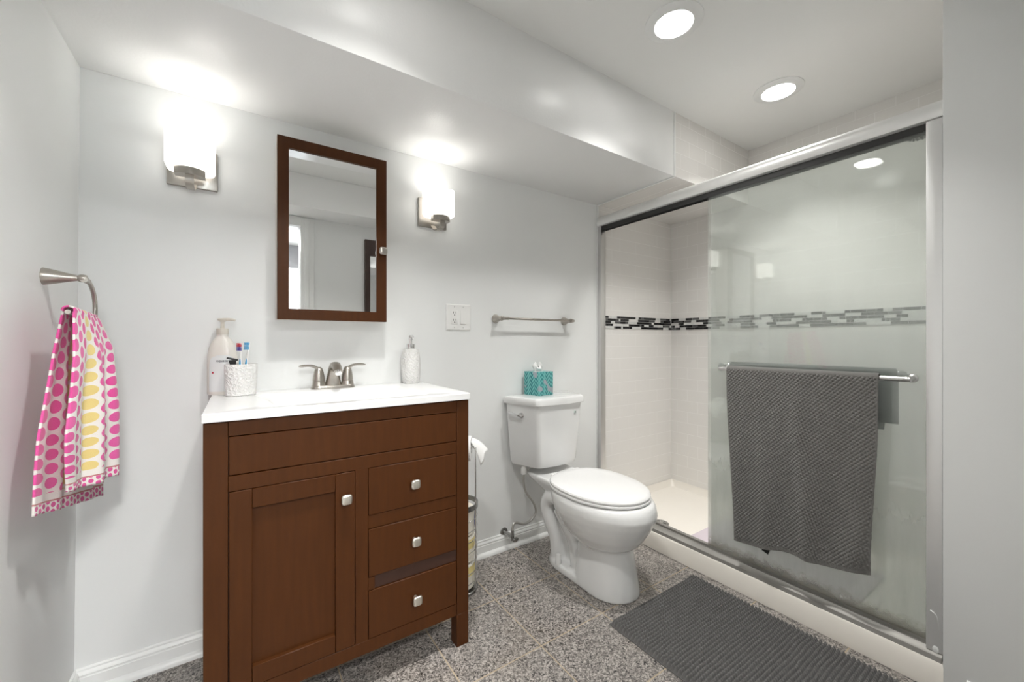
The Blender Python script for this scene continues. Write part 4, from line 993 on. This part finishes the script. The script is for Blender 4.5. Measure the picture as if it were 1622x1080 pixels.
# roll in use on the arm, with its hanging sheet
ru = thing('toilet_roll', 'white toilet paper roll with a loose sheet beside the vanity', 'toilet paper roll', (PX - 0.005, PY - 0.032, 0.618))
ax = Vector((-0.83, 0.55, 0)).normalized()
RMx = T(PX - 0.012, PY - 0.028, 0.612) @ ax.to_track_quat('Z', 'Y').to_matrix().to_4x4()
obj('roll', fix(lathe(B(), [(0.02, -0.05), (0.052, -0.05), (0.0525, -0.049), (0.0525, 0.049), (0.052, 0.05), (0.02, 0.05), (0.02, -0.05)], RMx, 36, cap=False)), M['paper'], ru)
bm = B()
c0 = Vector((PX + 0.030, PY - 0.060, 0.655)); 
def sheet(u, v):
    L0, L1 = Vector((1.2250, -0.245, 0.645)), Vector((1.2750, -0.150, 0.640))
    E0, E1 = Vector((1.2870, -0.215, 0.528)), Vector((1.3380, -0.195, 0.585))
    p = L0.lerp(L1, u).lerp(E0.lerp(E1, u), v); p.z += 0.012 * math.sin(PI * v); p.x += 0.006 * math.sin(PI * 2 * u) * v
    return p
surf(bm, sheet, 12, 12); o = obj('loose_sheet', fix(bm), M['paper'], ru); md = o.modifiers.new('t', 'SOLIDIFY'); md.thickness = 0.0008

# ------------------------------------------------------------------ ceiling lights and vent
for x, y, lb_ in ((0.72, -0.885, 'round recessed ceiling light over the vanity, mirrored in the glossy soffit'), (1.7155, -0.868, 'round recessed ceiling light in front of the toilet'), (2.466, -0.899, 'round recessed ceiling light over the shower')):
    dl = thing('ceiling_light', lb_, 'ceiling light', (x, y, ZC), 'round recessed ceiling lights')
    bm = lathe(B(), [(0.099, 0.0), (0.0985, -0.003), (0.092, -0.006), (0.070, -0.0105), (0.066, -0.0105), (0.064, -0.005), (0.064, 0.0)], T(x, y, ZC - 0.0002), 56, cap=False)
    obj('trim_ring', fix(bm), M['trim'], dl)
    obj('diffuser', lathe(B(), [(0.0640, -0.003), (0.0638, -0.007), (0.05, -0.0085), (0.001, -0.009)], T(x, y, ZC), 48), M['lamp'], dl)
    L = bpy.data.lights.new('lamp_beam', 'AREA'); L.shape = 'DISK'; L.size = 0.12; L.energy = DOWNWATT; L.spread = math.radians(106); L.color = (1.0, 0.985, 0.955)
    lo = bpy.data.objects.new('lamp_beam', L); COL.objects.link(lo); lo.parent = dl; lo.location = (0, 0, -0.0115)
ve = thing('ceiling_vent', 'white ceiling vent grille at the top edge of the photo', 'vent', (1.27, -0.90, ZC))
bm = B(); vx0, vx1, vy0, vy1 = 1.145, 1.412, -1.03, -0.762
def VR(i, z): return [(x, y, z) for x, y in rrect(vx0 + i, vx1 - i, vy0 + i, vy1 - i, 0.03 - i * 0.5, 5)]
loft(bm, [VR(0, ZC), VR(0.001, ZC - 0.006), VR(0.018, ZC - 0.014), VR(0.022, ZC - 0.014), VR(0.022, ZC - 0.004)], capends=(False, True))
obj('vent_frame', fix(bm), M['whiteplastic'], ve)
bm = B()
for k in range(30):
    xx = vx0 + 0.026 + k * 0.0074
    box(bm, (xx, vy0 + 0.023, ZC - 0.013), (xx + 0.0026, vy1 - 0.023, ZC - 0.0045))
obj('louvres', bm, M['darkchrome'], ve)

# ------------------------------------------------------------------ framed mirror on the doorway wall (seen in the cabinet mirror)
wm = thing('wall_mirror', 'dark brown framed mirror reflected in the cabinet mirror', 'mirror', (1.45, YF, 0.7))
bm = B(); wx0, wx1, wz0, wz1 = 1.254, 1.66, 0.62, 1.888
o4 = [(wx0, wz0), (wx1, wz0), (wx1, wz1), (wx0, wz1)]; i4 = [(wx0 + 0.040, wz0 + 0.08), (wx1 - 0.040, wz0 + 0.08), (wx1 - 0.040, wz1 - 0.128), (wx0 + 0.040, wz1 - 0.128)]
loft(bm, [[(x, YF + 0.0005, z) for x, z in o4], [(x, YF + 0.026, z) for x, z in o4], [(x, YF + 0.026, z) for x, z in i4], [(x, YF + 0.010, z) for x, z in i4]], cap=False)
obj('mirror_frame', fix(bm), plain('dark_brown_frame', (0.045, 0.022, 0.016), 0.4, vary=0.25), wm)
obj('mirror_pane', box(B(), (i4[0][0] - 0.002, YF + 0.002, i4[0][1] - 0.002), (i4[2][0] + 0.002, YF + 0.0105, i4[2][1] + 0.002)), M['mirror'], wm, 0)
obj('hook', fix(lathe(B(), [(0.02, 0), (0.02, 0.008), (0.012, 0.014), (0.001, 0.015)], T(1.356, YF + 0.026, 1.800) @ ROT(-PI / 2, 'X'), 20)), M['whiteplastic'], wm)
